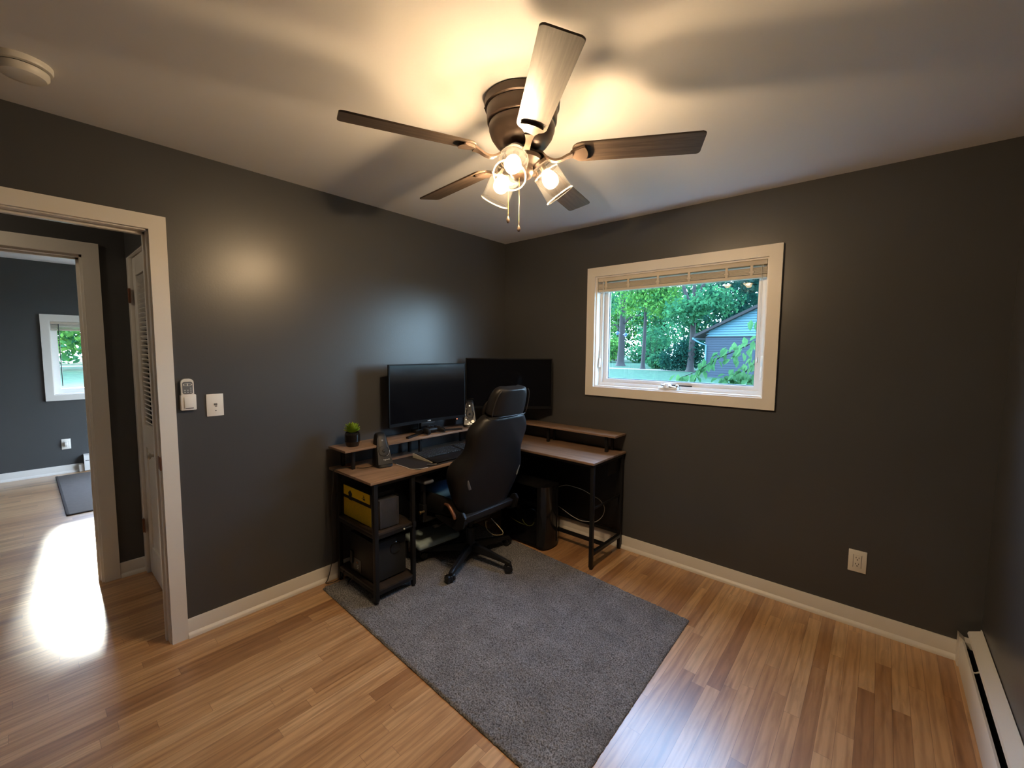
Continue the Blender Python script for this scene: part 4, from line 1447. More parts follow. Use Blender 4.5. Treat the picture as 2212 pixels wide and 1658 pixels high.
m.box((hc.x - .018, by0 - .0022, hc.z - .036), (hc.x + .020, by0 - .001, hc.z - .015))
m.build('dark_emblem', 'boxblack', t)
m = MB()
m.box((bx1 - .088, by0 - .002, bz1 - .050), (bx1 - .066, by0 - .001, bz1 - .040)).box((bx1 - .088, by0 - .002, bz1 - .036), (bx1 - .070, by0 - .001, bz1 - .031))
m.box((bx1 - .100, by0 - .002, bz1 - .046), (bx1 - .095, by0 - .001, bz1 - .040)).box((bx1 - .086, by0 - .002, bz1 - .026), (bx1 - .074, by0 - .001, bz1 - .022))
m.build('small_print', 'boxblack', t)
# translucent bag beside/behind it
m = MB()
rng = random.Random(5)
prev = None
for i in range(9):
    f_ = i / 8
    z = bz0 + f_ * .182
    ring = []
    for k in range(20):
        a = 2 * PI * k / 20
        sq = lambda v: math.copysign(abs(v) ** .5, v)
        ring.append(m.bm.verts.new((.435 + .036 * sq(math.cos(a)) * (1 + rng.uniform(-.08, .05)), -1.535 + .070 * sq(math.sin(a)) * (1 + rng.uniform(-.06, .05)), z + rng.uniform(-.003, .003))))
    if prev:
        for k in range(20):
            j = (k + 1) % 20
            m.bm.faces.new((prev[k], prev[j], ring[j], ring[k]))
    else:
        m.bm.faces.new(ring[::-1])
    prev = ring
m.bm.faces.new(prev)
t = thing('plastic_bag', 'crumpled clear plastic bag around a dark grey carton beside the yellow box', 'bag', (.435, -1.535, bz0))
m.build('film', 'bag', t)
MB().box((.404, -1.600, bz0 + .003), (.466, -1.472, bz0 + .172), .002).build('inner_carton', 'boxgrey', t)

# subwoofer
t = thing('subwoofer', 'black box subwoofer with a round port on the lower rack shelf', 'speaker', (.30, -1.50, .093))
sx0, sx1, sy0, sy1, sz0, sz1 = .150, .430, -1.622, -1.402, .100, .345
MB().box((sx0, sy0, sz0), (sx1, sy1, sz1), .004).build('cabinet', 'blackplastic', t)
MB().box((sx1 - .001, sy0 + .004, sz0 + .004), (sx1 + .006, sy1 - .004, sz1 - .004), .003).build('front_face', 'fabric', t)
MB().lathe([(.030, .006), (.036, .009), (.040, .006)], (sx1, -1.480, .275), (1, 0, 0), 32).build('port_ring', 'gloss', t)
MB().cyl((sx1 + .0055, -1.480, .275), (sx1 + .0068, -1.480, .275), .031, seg=32).build('port_hole', 'hole', t)
m = MB().box((sx0 + .04, sy0 - .002, .115), (sx0 + .13, sy0 + .001, .190))
pn = m.build('rear_panel', 'boxblack', t)
m = MB()
m.box((.225, sy0 - .003, .160), (.245, sy0 - .0018, .172))
m.build('rating_label', 'copper', pn, label='small pinkish label')
m = MB()
for z in (.138, .148, .128):
    m.box((.232, sy0 - .003, z), (.252, sy0 - .0018, z + .0035))
m.build('connector_row', 'silver', pn)
MB().box((.165, sy0 - .012, .150), (.190, sy0, .230), .002).build('heat_sink', 'blackmetal', t)
for p in ((sx0 + .03, sy0 + .03), (sx0 + .03, sy1 - .03), (sx1 - .03, sy0 + .03), (sx1 - .03, sy1 - .03)):
    MB().cyl((p[0], p[1], .0932), (p[0], p[1], sz0 + .001), .012, seg=16).build('rubber_foot', 'hole', t)
# small clip light on rack: headphone hook with white end
t = thing('headset_hook', 'small black hook with a white tip clamped to the rack shelf', 'hook', (.49, -1.41, .43))
MB().cyl((.500, -1.455, .405), (.500, -1.402, .405), .005, seg=12).box((.498, -1.402, .395), (.512, -1.378, .432), .002).build('hook_arm', 'blackmetal', t)
MB().sphere((.500, -1.459, .405), .0062, u=12, v=8).build('hook_tip', 'silver', t, label='white tip')

# ------------------------------------------------------------------ computer tower
t = thing('computer_tower', 'black computer tower with a see-through side on the floor under the desk', 'computer', (.60, -.36, 0))
px0, px1, py0, py1, pz = .385, .835, -.468, -.262, .480
m = MB()
m.box((px0, py1 - .004, .015), (px1 - .06, py1, pz - .012)).box((px0, py0 + .004, pz - .016), (px1 - .04, py1, pz), .003).box((px0, py0 + .004, .012), (px1 - .04, py1, .03), .003).box((px0, py0 + .004, .015), (px0 + .004, py1, pz - .012))
m.box((px0, py0 + .003, .012), (px0 + .02, py0 + .008, pz)).box((px1 - .085, py0 + .001, .012), (px1 - .055, py0 + .008, pz))
m.build('case_shell', 'blackmetal', t)
m = MB()
n_ = 10
ol = []
for k in range(n_ + 1):
    a = R(-90 + 180 * k / n_)
    ol.append((px1 - .055 + .055 * math.cos(a) ** .8 if math.cos(a) > 0 else px1 - .055, (py0 + py1) / 2 + .103 * math.sin(a)))
ol = [(px1 - .065, py0)] + ol + [(px1 - .065, py1)]
m.prism([(x, y, .010) for x, y in ol], (0, 0, pz - .008))
m.build('front_bezel', 'gloss', t)
m = MB()
for y in (-.315, -.33, -.345):
    m.box((px1 - .012, y - .0015, .04), (px1 - .004 + (.004 if y == -.33 else 0), y + .0015, pz - .03))
m.build('front_strip', 'blackmetal', t)
MB().box((px0 + .02, py0 + .000, .02), (px1 - .085, py0 + .003, pz - .01), .0005).build('side_window', 'caseglass', t)
MB().box((px0 + .01, py1 - .012, .03), (px1 - .09, py1 - .006, pz - .02)).box((px0 + .06, py1 - .07, .26), (px1 - .16, py1 - .012, .30), .004).box((px0 + .12, py1 - .06, .34), (px0 + .20, py1 - .012, .42), .01).build('circuit_board', 'purplepcb', t)
for c_ in ((.655, -.40, .215), (.50, -.30, .38)):
    f_ = MB().lathe([(.050, 0), (.058, 0), (.058, .012), (.050, .012)], c_, (0, -1, 0), 36, closed=True).build('cooling_fan', 'blackplastic', t)
    m = MB()
    for a in range(9):
        m.box((c_[0] + .012, c_[1] - .004, c_[2] - .010), (c_[0] + .048, c_[1] - .002, c_[2] + .010), 0)
        bmesh.ops.rotate(m.bm, cent=c_, matrix=Matrix.Rotation(2 * PI / 9, 3, 'Y'), verts=m.bm.verts)
    m.cyl((c_[0], c_[1] - .006, c_[2]), (c_[0], c_[1], c_[2]), .014, seg=16)
    m.build('fan_rotor', 'blackplastic', f_)
m = MB()
m.tube([(.655 + .062 * math.cos(R(a)), -.452, .215 + .062 * math.sin(R(a))) for a in range(205, 345, 8)], .0035, 6)
m.build('accent_ring', 'yellowgreen', t, label='yellow green arc')
m = MB()
m.tube([(.43, -.455, .20), (.50, -.455, .17), (.57, -.455, .155), (.62, -.45, .15)], .0022, 6, smooth=4)
m.build('inner_cable', 'yellowgreen', t)
for p in ((px0 + .03, py0 + .03), (px0 + .03, py1 - .03), (px1 - .09, py0 + .03), (px1 - .09, py1 - .03)):
    MB().box((p[0] - .015, p[1] - .012, 0), (p[0] + .015, p[1] + .012, .012), .002).build('foot', 'hole', t)

# ------------------------------------------------------------------ footrest
FR = Vector((.265, -1.065, .140))
t = thing('footrest', 'grey blue padded footrest on black supports under the desk', 'footrest', (FR.x, FR.y, .012), 0)
X = Matrix.Translation(FR) @ Matrix.Rotation(R(-6), 4, 'Z') @ Matrix.Rotation(R(6), 4, 'Y')
m = MB()
m.box((-.105, -.165, 0), (.105, .175, .045), .018, seg=4)
m.build('foot_pad', 'tealpad', t, xf=X)
MB().box((-.095, -.15, -.012), (.095, .16, .004), .003).build('pad_tray', 'blackplastic', t, xf=X)
for yy_ in (-1.205, -.90):
    MB().prism([(.10, yy_, .013), (.16, yy_, .013), (.16, yy_, .128), (.12, yy_, .128)], (0, .012, 0)).build('support', 'blackplastic', t)

# ------------------------------------------------------------------ gaming chair
CH = Vector((.493, -.903, 0))
ch = thing('gaming_chair', 'black high backed gaming chair with a blue seat at the desk', 'chair', (CH.x, CH.y, .011))
ZR = .013
# five star base
MB().lathe([(0, .075), (.036, .078), (.040, .100), (.036, .130), (.030, .140), (0, .140)], (CH.x, CH.y, 0), (0, 0, 1), 32).build('base_hub', 'blackplastic', ch)
for k in range(5):
    a = R(7 + 72 * k)
    d = Vector((math.cos(a), math.sin(a), 0))
    s = Vector((-d.y, d.x, 0))
    m = MB()
    prev = None
    for f_, hw, z0_, z1_ in ((.02, .026, .082, .128), (.10, .024, .080, .122), (.20, .020, .074, .108), (.29, .016, .068, .093), (.335, .016, .064, .086), (.345, .012, .066, .082)):
        c = CH + d * f_
        q = [m.bm.verts.new(c + s * (hw * a_) + Vector((0, 0, z_))) for a_, z_ in ((-1, z0_), (1, z0_), (.9, (z0_ + z1_) / 2 + .006), (.55, z1_), (-.55, z1_), (-.9, (z0_ + z1_) / 2 + .006))]
        if prev:
            for i in range(6):
                j = (i + 1) % 6
                m.bm.faces.new((prev[i], prev[j], q[j], q[i]))
        else:
            m.bm.faces.new(q[::-1])
        prev = q
    m.bm.faces.new(prev)
    lg = m.build('base_leg', 'blackplastic', ch)
    # caster
    c = CH + d * .338
    ca = a + R((40, -70, 120, 15, 60)[k])
    wd = Vector((math.cos(ca), math.sin(ca), 0))
    ws = Vector((-wd.y, wd.x, 0))
    m = MB()
    m.cyl(c + Vector((0, 0, .052)), c + Vector((0, 0, .072)), .010, seg=14)
    hb = c - wd * .008
    m.cyl(hb - ws * .008 + Vector((0, 0, ZR + .028)), hb + ws * .008 + Vector((0, 0, ZR + .028)), .026, seg=22)
    cs = m.build('caster', 'blackplastic', ch)
    for s_ in (-1, 1):
        m = MB()
        o_ = hb + ws * (s_ * .019) + Vector((0, 0, ZR + .027))
        m.lathe([(0, -.010), (.022, -.010), (.027, -.006), (.027, .006), (.022, .010), (0, .010)], o_, ws, 26)
        m.build('wheel', 'gloss', cs)
MB().cyl((CH.x, CH.y, .13), (CH.x, CH.y, .24), .030, .028, seg=24).cyl((CH.x, CH.y, .24), (CH.x, CH.y, .335), .016, seg=20).build('gas_lift', 'blackmetal', ch)
MB().box((CH.x - .13, CH.y - .075, .318), (CH.x + .12, CH.y + .075, .345), .006).box((CH.x - .09, CH.y - .05, .335), (CH.x + .09, CH.y + .05, .372), .008).build('tilt_mechanism', 'blackmetal', ch)
MB().tube([(.59, -.83, .285), (.545, -.80, .26), (.545, -.79, .205), (.60, -.78, .175), (.665, -.775, .190), (.690, -.775, .215), (.660, -.785, .250), (.60, -.80, .300)], .0028, 8, smooth=5).build('cable_loop', 'cleartube', ch, label='cream wire loop')
MB().tube([(CH.x - .02, CH.y - .06, .335), (CH.x - .03, CH.y - .20, .33), (CH.x - .035, CH.y - .255, .325)], .006, 10).box((CH.x - .048, CH.y - .30, .318), (CH.x - .022, CH.y - .245, .332), .004).build('tilt_lever', 'blackplastic', ch)
def subsurf(o, lv=2):
    md = o.modifiers.new('subsurf', 'SUBSURF')
    md.levels = lv
    md.render_levels = lv
    return o
# seat
CYc = -.918
def loftobj(name, sections, mat, parent, lv=2, label=None):
    m = MB()
    prev = None
    n_ = len(sections[0])
    for s_ in sections:
        q = [m.bm.verts.new(p) for p in s_]
        if prev:
            for i in range(n_):
                j = (i + 1) % n_
                m.bm.faces.new((prev[i], prev[j], q[j], q[i]))
        else:
            m.bm.faces.new(q[::-1])
        prev = q
    m.bm.faces.new(prev)
    o = m.build(name, mat, parent, label=label)
    o.data.set_sharp_from_angle(angle=R(180))
    return subsurf(o, lv) if lv else o
secs = []
for x, hw, zb_, zt_, wing in ((.665, .20, .385, .455, .03), (.655, .235, .375, .462, .045), (.55, .262, .370, .470, .062), (.35, .270, .370, .470, .062), (.20, .268, .372, .468, .050), (.115, .262, .378, .462, .030), (.085, .235, .392, .445, .0), (.082, .20, .400, .438, 0)):
    secs.append([(x, CYc - hw * .6, zb_), (x, CYc - hw, zb_ + .015), (x, CYc - hw - .01, zt_ - .01 + wing * .3), (x, CYc - hw + .01, zt_ + wing), (x, CYc - hw + .055, zt_ + wing * .9), (x, CYc - hw + .085, zt_ - .004),
                 (x, CYc, zt_ - .008), (x, CYc + hw - .085, zt_ - .004), (x, CYc + hw - .055, zt_ + wing * .9), (x, CYc + hw - .01, zt_ + wing), (x, CYc + hw + .01, zt_ - .01 + wing * .3), (x, CYc + hw, zb_ + .015), (x, CYc + hw * .6, zb_)])
loftobj('seat', secs, 'leather', ch)
secs = []
for x, hw, zt_ in ((.62, .155, .49), (.60, .175, .500), (.40, .182, .506), (.18, .180, .500), (.125, .160, .486), (.115, .13, .470)):
    secs.append([(x, CYc - hw, .462), (x, CYc - hw, zt_ - .006), (x, CYc - hw + .03, zt_ + .004), (x, CYc, zt_ + .006), (x, CYc + hw - .03, zt_ + .004), (x, CYc + hw, zt_ - .006), (x, CYc + hw, .462), (x, CYc, .458)])
loftobj('seat_cushion', secs, 'blueseat', ch, label='blue seat cushion')
# backrest
def spine(z):
    return .685 + (z - .43) * .300
def backsec(z, b, f, th, yc=CYc, dx=0.0):
    xs = spine(z) + dx
    P_ = [(-f, -b + .012), (-f * .55, -b - .004), (.0 - .030, -b + .010), (-.006, -b + .045), (.004, -b * .45), (.006, 0),
          (.004, b * .45), (-.006, b - .045), (-.030, b - .010), (-f * .55, b + .004), (-f, b - .012),
          (-f - .012, b - .035), (-f * .75, b - .060), (-th, b - .095 if b > .14 else b * .6), (-th - .008, b * .3), (-th - .008, 0), (-th - .008, -b * .3), (-th, -(b - .095 if b > .14 else b * .6)), (-f * .75, -b + .060), (-f - .012, -b + .035)]
    return [(xs + x, yc + y, z + x * -.30) for x, y in P_]
lv = [(.415, .205, .075, .060), (.43, .225, .085, .070), (.47, .245, .105, .085), (.55, .272, .150, .095), (.62, .292, .172, .100), (.68, .298, .178, .100), (.74, .280, .158, .098),
      (.80, .246, .125, .092), (.86, .240, .115, .090), (.92, .252, .120, .090), (.965, .252, .118, .088), (1.005, .232, .105, .084), (1.045, .196, .092, .080), (1.080, .166, .085, .078)]
loftobj('backrest', [backsec(*a) for a in lv], 'leather', ch)
lv = [(1.074, .160, .088, .082), (1.084, .169, .090, .084), (1.13, .167, .090, .084), (1.185, .160, .086, .082), (1.222, .148, .080, .074), (1.244, .125, .070, .062), (1.250, .10, .060, .052)]
loftobj('headrest', [backsec(*a, dx=.004) for a in lv], 'leather', ch, label='rounded leather headrest section')
# piping along the headrest edge and seam
m = MB()
for s in (-1, 1):
    pts = []
    for z, b in ((1.080, .168), (1.12, .169), (1.17, .164), (1.215, .150), (1.238, .130)):
        pts.append((spine(z) - .012, CYc + s * (b - .006), z + .006))
    m.tube(pts, .003, 8, smooth=4)
m.build('piping', 'leather2', ch)
m = MB()
pts = [(spine(1.079) + dx_, CYc + y_, 1.080) for dx_, y_ in ((-.060, -.166), (-.025, -.166), (.006, -.125), (.011, -.06), (.012, 0), (.011, .06), (.006, .125), (-.025, .166), (-.060, .166))]
m.tube(pts, .0028, 8, smooth=4)
m.build('seam', 'blackmetal', ch)
# head pillow on the front with strap
secs = []
for z, b, d_ in ((1.045, .100, .012), (1.054, .135, .034), (1.095, .160, .052), (1.145, .160, .052), (1.180, .135, .034), (1.188, .100, .012)):
    x_ = spine(z) - .098
    secs.append([(x_, CYc - b, z), (x_ + .002, CYc - b * .5, z), (x_ + .002, CYc + b * .5, z), (x_, CYc + b, z), (x_ - d_ * .8, CYc + b * .9, z), (x_ - d_, CYc + b * .4, z), (x_ - d_, CYc - b * .4, z), (x_ - d_ * .8, CYc - b * .9, z)])
loftobj('neck_pillow', secs, 'leather', ch)
# belt slots on the wings
for s in (-1, 1):
    m = MB()
    z = .655
    x_, y_ = spine(z) - .010, CYc + s * .236
    m.box((x_ - .004, y_ - .009, z - .036), (x_ + .004, y_ + .009, z + .036), .003, rot=(R(s * -16), R(16), R(s * 38)))
    m.build('belt_slot', 'grey', ch, label='grey wing slot trim')
# rear bar, side arms and hinge covers
MB().box((spine(.425) - .022, CYc - .232, .392), (spine(.425) + .022, CYc + .232, .440), .009, rot=(0, R(12), 0)).build('rear_bar', 'leather', ch)
for s in (-1, 1):
    y_ = CYc + s * .252
    m = MB()
    m.prism([(.735, y_ - .011, .445), (.715, y_ - .011, .375), (.66, y_ - .011, .345), (.48, y_ - .011, .372), (.44, y_ - .011, .395), (.50, y_ - .011, .408), (.64, y_ - .011, .415), (.685, y_ - .011, .470), (.715, y_ - .011, .475)], (0, .022, 0))
    bmesh.ops.bevel(m.bm, geom=list(m.bm.edges), offset=.004, segments=2, affect='EDGES')
    m.build('side_bracket', 'blackplastic', ch)
hy_ = CYc - .272
MB().tube([(.560, hy_, .500), (.600, hy_, .495), (.640, hy_, .455), (.655, hy_, .425)], [.009, .012, .012, .010], 12, smooth=4).build('recline_lever', 'copper', ch, label='worn brown recline lever')
# armrests
for s in (-1, 1):
    y_ = CYc + s * .315
    xa = .385
    a_ = MB().box((xa - .022, y_ - .010, .395), (xa + .022, y_ + .010, .600), .005).cyl((xa, y_, .560), (xa, y_, .622), .020, seg=18).build('armrest_post', 'blackplastic', ch)
    MB().box((xa - .030, min(y_, CYc + s * .10), .352), (xa + .030, max(y_ + s * .012, CYc + s * .10), .368), .004).box((xa - .026, y_ - .016, .352), (xa + .026, y_ + .016, .470), .007).build('armrest_bracket', 'blackmetal', a_)
    MB().box((xa - .095, y_ - .040, .620), (xa + .075, y_ + .040, .645), .013, seg=4).build('armrest_pad', 'grey' if s < 0 else 'blackplastic', a_)
    MB().cyl((xa + .030, y_ + s * .012, .43), (xa + .030, y_ + s * .040, .43), .007, seg=10).sphere((xa + .030, y_ + s * .045, .43), .012, (1, .6, 1), u=12, v=8).build('adjusting_knob', 'brass', a_, label='brass adjusting knob')

# ------------------------------------------------------------------ OUTDOORS
def lawn_material():
    m, nt, out = nmat('lawn_grass')
    b = principled(nt, out, (.05, .1, .02), .9, spec=.1)
    t = N(nt, 'ShaderNodeTexCoord')
    n = N(nt, 'ShaderNodeTexNoise')
    n.inputs['Scale'].default_value = 4
    n.inputs['Detail'].default_value = 8
    nt.links.new(t.outputs['Object'], n.inputs['Vector'])
    cr = N(nt, 'ShaderNodeValToRGB')
    cr.color_ramp.elements[0].position = .35
    cr.color_ramp.elements[0].color = (.006, .026, .016, 1)
    cr.color_ramp.elements[1].position = .65
    cr.color_ramp.elements[1].color = (.020, .060, .030, 1)
    nt.links.new(n.outputs['Fac'], cr.inputs[0])
    nt.links.new(cr.outputs[0], b.inputs['Base Color'])
    return m
MT['lawn'] = lawn_material()
MT['bark'] = simple('grey_tree_bark', (0.0101, 0.0090, 0.0086), 0.9, var=0.4, scale=6, bump=0.6, bscale=12)
MT['leafA'] = leaf_mat('bright_maple_leaf', (0.0257, 0.1002, 0.0320), (0.0996, 0.2465, 0.0478), .5)
MT['leafB'] = leaf_mat('mid_green_leaf', (0.0155, 0.0714, 0.0391), (0.0453, 0.1616, 0.0653), .45)
MT['leafC'] = leaf_mat('dark_green_leaf', (0.0054, 0.0245, 0.0204), (0.0122, 0.0510, 0.0340), .35)
MT['leafN'] = leaf_mat('near_branch_leaf', (0.0325, 0.1036, 0.0380), (0.0881, 0.1950, 0.0759), .4)
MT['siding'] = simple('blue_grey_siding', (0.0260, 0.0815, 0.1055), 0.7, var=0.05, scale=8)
MT['sidingshade'] = simple('shaded_siding', (0.0046, 0.0132, 0.0233), 0.8, var=0.1, scale=8)  # same siding as the gable, with tree shade darkened into the colour
MT['shingle'] = simple('dark_roof_shingle', (0.0066, 0.0060, 0.0060), 0.9, var=0.3, scale=8)
MT['whitebark'] = simple('pale_birch_bark', (0.1000, 0.0950, 0.0850), 0.8, var=0.3, scale=12)
MT['feeder'] = simple('blue_feeder_plastic', (0.004, 0.035, 0.16), 0.4)
MT['path'] = simple('pale_gravel_path', (0.0800, 0.0750, 0.0650), 0.9, var=0.2, scale=15)
struct(MB().box((-95, -70, GZ - .3), (60, 110, GZ)).build('lawn', 'lawn', smooth=False), 'green lawn outside the windows')
MB_ = MB().box((-95, 30.0, GZ), (40, 31.8, GZ + .01))
MB_.box((-46, -9, GZ), (-43.5, 12, GZ + .01))
struct(MB_.build('path', 'path', smooth=False), 'pale path across the lawn')

def leaves_mesh(name, centres, radii, count, size, mat, parent, seed, jitter=.5):
    rng = np.random.default_rng(seed)
    centres = np.array(centres, float)
    radii = np.array(radii, float)
    vol = radii.prod(1)
    pick = rng.choice(len(centres), count, p=vol / vol.sum())
    d = rng.normal(size=(count, 3))
    d /= np.linalg.norm(d, axis=1)[:, None]
    rr = rng.random(count) ** .45
    P = centres[pick] + d * rr[:, None] * radii[pick]
    # clump leaves
    P += rng.normal(size=(count, 3)) * size * jitter
    a = rng.normal(size=(count, 3))
    a /= np.linalg.norm(a, axis=1)[:, None]
    b = np.cross(a, rng.normal(size=(count, 3)))
    b /= np.linalg.norm(b, axis=1)[:, None]
    s = size * rng.uniform(.6, 1.3, count)[:, None]
    c = np.cross(a, b)
    V = np.stack([P - a * s, P + b * s * .55 + c * s * .15, P + a * s, P - b * s * .55 + c * s * .15], 1).reshape(-1, 3)
    V[:, 2] = np.maximum(V[:, 2], GZ + .02)
    F = np.arange(count * 4).reshape(-1, 4)
    me = bpy.data.meshes.new(name)
    me.vertices.add(len(V))
    me.vertices.foreach_set('co', V.ravel())
    me.loops.add(count * 4)
    me.loops.foreach_set('vertex_index', F.ravel())
    me.polygons.add(count)
    me.polygons.foreach_set('loop_start', np.arange(count) * 4)
    me.update()
    me.validate()
    me.materials.append(MT[mat])
    o = bpy.data.objects.new(name, me)
    COL.objects.link(o)
    if parent is not None:
        me.transform(parent_world(parent).inverted())
        o.parent = parent
    return o

def tree(label, x, y, h, tr, crown, count, size, leaf, seed, forks=None, bark='bark', cat='tree', group=None):
    t = thing('tree', label, cat, (x, y, GZ), 0, group)
    m = MB()
    pts = [(x, y, GZ - .1), (x, y, GZ + .15), (x, y, GZ + .5), (x + .05, y, GZ + 1.5), (x + .1, y, h * .6), (x, y, h)]
    m.tube(pts, [tr * 1.9, tr * 1.35, tr * 1.08, tr, tr * .75, tr * .25], 14)
    for f_ in (forks or []):
        m.tube(f_[0], f_[1], 8)
    m.build('trunk', bark, t)
    leaves_mesh('foliage', [c[:3] for c in crown], [c[3:] for c in crown], count, size, leaf, t, seed)
    return t
G1 = 'trees beyond the lawn outside the window'
# ray helper: point at height z and depth y seen at pixel (px, py) is precomputed offline
tree('tall straight tree with a thick dark trunk left in the window view', -17.2, 36.6, 10.5, .34,
     [(-17.2, 36.8, 9.6, 3.2, 2.4, 2.4), (-18.6, 36.5, 6.5, 1.4, 1.5, 1.6), (-15.3, 35.8, 7.2, 1.5, 1.5, 1.3)], 2600, .17, 'leafB', 1,
     forks=[([(-17.1, 36.6, 4.0), (-16.2, 36.4, 4.7), (-15.0, 36.2, 4.9)], [.12, .09, .04]), ([(-17.2, 36.6, 3.4), (-17.8, 36.4, 4.1), (-18.4, 36.3, 3.9)], [.10, .06, .03])], group=G1)
tree('bright green maple filling the upper left of the window view', -12.6, 31.5, 7.0, .16,
     [(-12.9, 31.5, 7.0, 2.3, 1.8, 1.9), (-11.0, 31.2, 5.4, 1.7, 1.4, 1.4), (-10.2, 31.0, 7.4, 1.4, 1.2, 1.3), (-14.2, 31.8, 5.2, 1.0, 1.0, 1.0)], 3600, .155, 'leafA', 2, group=G1)
tree('forked tree with two pale trunks above the shed roof', -8.2, 30.0, 8.0, .22,
     [(-8.6, 29.4, 4.4, 1.6, 1.2, 1.1), (-6.4, 29.2, 4.9, 1.9, 1.2, 1.1), (-9.4, 29.6, 8.3, 1.2, 1.0, 1.0), (-6.0, 29.3, 7.9, 1.8, 1.0, 1.2)], 3300, .15, 'leafB', 3,
     forks=[([(-8.2, 30, 4.2), (-8.9, 30, 6.2), (-9.2, 30, 8.5)], [.17, .13, .08]), ([(-8.2, 30, 4.6), (-7.4, 30, 6.6), (-6.9, 30, 9.0)], [.16, .12, .07])], group=G1)
tree('dark leafy tree at the upper right of the window view', -3.4, 31.0, 7.0, .2,
     [(-4.0, 30.6, 6.3, 2.4, 1.4, 1.5), (-1.8, 30.6, 6.6, 2.0, 1.3, 1.8), (-5.6, 30.8, 4.4, 1.3, 1.0, .9), (-3.0, 30.5, 8.6, 2.6, 1.4, 1.2)], 3400, .16, 'leafC', 4, group=G1)
tree('distant tree far back behind the lawn left of the bushes', -27.0, 55.0, 9.0, .22,
     [(-27.5, 55, 7.0, 5.0, 3, 4.2), (-33, 55, 6.5, 3.6, 3, 4.0)], 3600, .24, 'leafA', 5, group=G1)
tree('distant dark tree far back beside the pale trunk', -19.5, 53.0, 9.5, .2,
     [(-20.0, 53, 6.8, 4.0, 2.5, 4.6), (-15.5, 54, 9.5, 3.5, 2.5, 3.5)], 3600, .24, 'leafB', 6, group=G1)
tree('slim birch with a white trunk in the far middle of the lawn', -22.3, 53.5, 6.5, .14,
     [(-22.3, 53.2, 6.8, 1.8, 1.6, 2.2)], 700, .2, 'leafA', 7, bark='whitebark', group=G1)
tree('distant tree behind the shed roof', -8.0, 52.0, 10.0, .25,
     [(-9.5, 52, 9.5, 4.4, 2.5, 3.4), (-3.0, 52, 9.0, 4.5, 2.5, 4.5), (-11.5, 52, 5.0, 3.0, 2.0, 3.0)], 4200, .26, 'leafC', 8, group=G1)
tree('young tree of thin stems near the thick trunk', -14.9, 38.2, 4.0, .06,
     [(-14.9, 38.2, 2.4, 1.5, 1.2, 1.7), (-13.2, 38.5, 2.9, 1.4, 1.2, 1.3)], 1100, .14, 'leafB', 9,
     forks=[([(-14.9, 38.2, .2), (-15.3, 38.2, 1.5), (-15.5, 38.2, 3.0)], [.05, .04, .02]), ([(-14.9, 38.2, .2), (-14.4, 38.2, 1.4), (-14.1, 38.2, 2.8)], [.05, .04, .02])], group=G1)
for k, (bx_, lf, sd_) in enumerate(((-38.0, 'leafA', 51), (-31.5, 'leafB', 52), (-25.0, 'leafA', 53), (-18.5, 'leafB', 54), (-12.0, 'leafC', 55), (-5.5, 'leafB', 56))):
    tree(('wide leafy tree at the far left end of the tree line beyond the lawn', 'dense tree second from the left in the far tree line', 'bright green tree in the far tree line behind the slim birch', 'tree of the far tree line behind the low shrubs', 'dark tree of the far tree line hidden behind the shed', 'tree at the right end of the far tree line above the shed roof')[k],
         bx_, 63.0, 9.0, .28, [(bx_, 63, 3.6, 3.6, 2.2, 3.9), (bx_ + .8, 63, 8.6, 3.8, 2.2, 4.6)], 3400, .30, lf, sd_, group=G1)
def bush(label, x, y, blobs, count, size, leaf, seed):
    t = thing('shrub', label, 'shrub', (x, y, GZ))
    m = MB()
    for k in range(5):
        a = k * 1.26
        m.tube([(x, y, GZ), (x + .3 * math.cos(a), y + .3 * math.sin(a), GZ + .6), (x + .6 * math.cos(a), y + .6 * math.sin(a), GZ + 1.2)], [.05, .035, .02], 6)
    m.build('stems', 'bark', t)
    leaves_mesh('foliage', [c[:3] for c in blobs], [c[3:] for c in blobs], count, size, leaf, t, seed)
for k, (x_, y_, lf) in enumerate(((-25.5, 47, 'leafA'), (-20.2, 49, 'leafB'), (-31.0, 50, 'leafB'))):
    bush(('low bright bush left behind the thick trunk at the edge of the lawn', 'low green bush far back between the thick trunk and the dark shrub', 'low bush at the far left edge of the window view')[k], x_, y_,
         [(x_, y_, 1.0, 2.6, 1.4, 1.3), (x_ + 1.5, y_, 2.2, 2.0, 1.2, 1.3)], 2200, .19, lf, 70 + k)
bush('large dark shrub beside the corner of the shed', -9.0, 31.0, [(-9.3, 31.0, .9, 1.6, 1.2, 1.2), (-8.3, 30.6, 1.6, 1.4, 1.1, 1.2), (-10.3, 31.3, .7, 1.0, 1.0, .9)], 3400, .11, 'leafC', 11)
bush('spiky blue green shrub at the edge of the lawn', -12.1, 33.6, [(-12.1, 33.6, .55, 1.0, .9, .65)], 900, .16, 'leafB', 12)

# shed
SY = 24.0
shed = thing('garden_shed', 'blue green gabled shed seen through the window on the right', 'shed', (-1.0, SY + 2.5, GZ))
ex = -5.40
m = MB()
m.box((ex, SY, GZ), (3.6, SY + 5, 2.36))
sw = m.build('wall', 'sidingshade', shed)
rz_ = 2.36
rx = -.9
top = 5.0 - .1
slope_ = .485
def roofz(x):
    return 2.33 + (x - (ex - .55)) * slope_ if x <= rx else 2.33 + (rx - (ex - .55)) * slope_ - (x - rx) * slope_
m = MB()
for i in range(16):
    z0_ = rz_ + i * .14
    xa = ex - .55 + (z0_ + .02 - 2.33) / slope_
    xa = max(xa, ex)
    if xa > rx - .1:
        break
    xb = rx + (rx - xa)
    m.prism([(xa, SY - .02, z0_), (xb, SY - .02, z0_), (xb - .2, SY + .03, z0_ + .14), (xa + .2, SY + .03, z0_ + .14)], (0, .05, 0))
m.build('gable_siding', 'siding', shed, smooth=False)
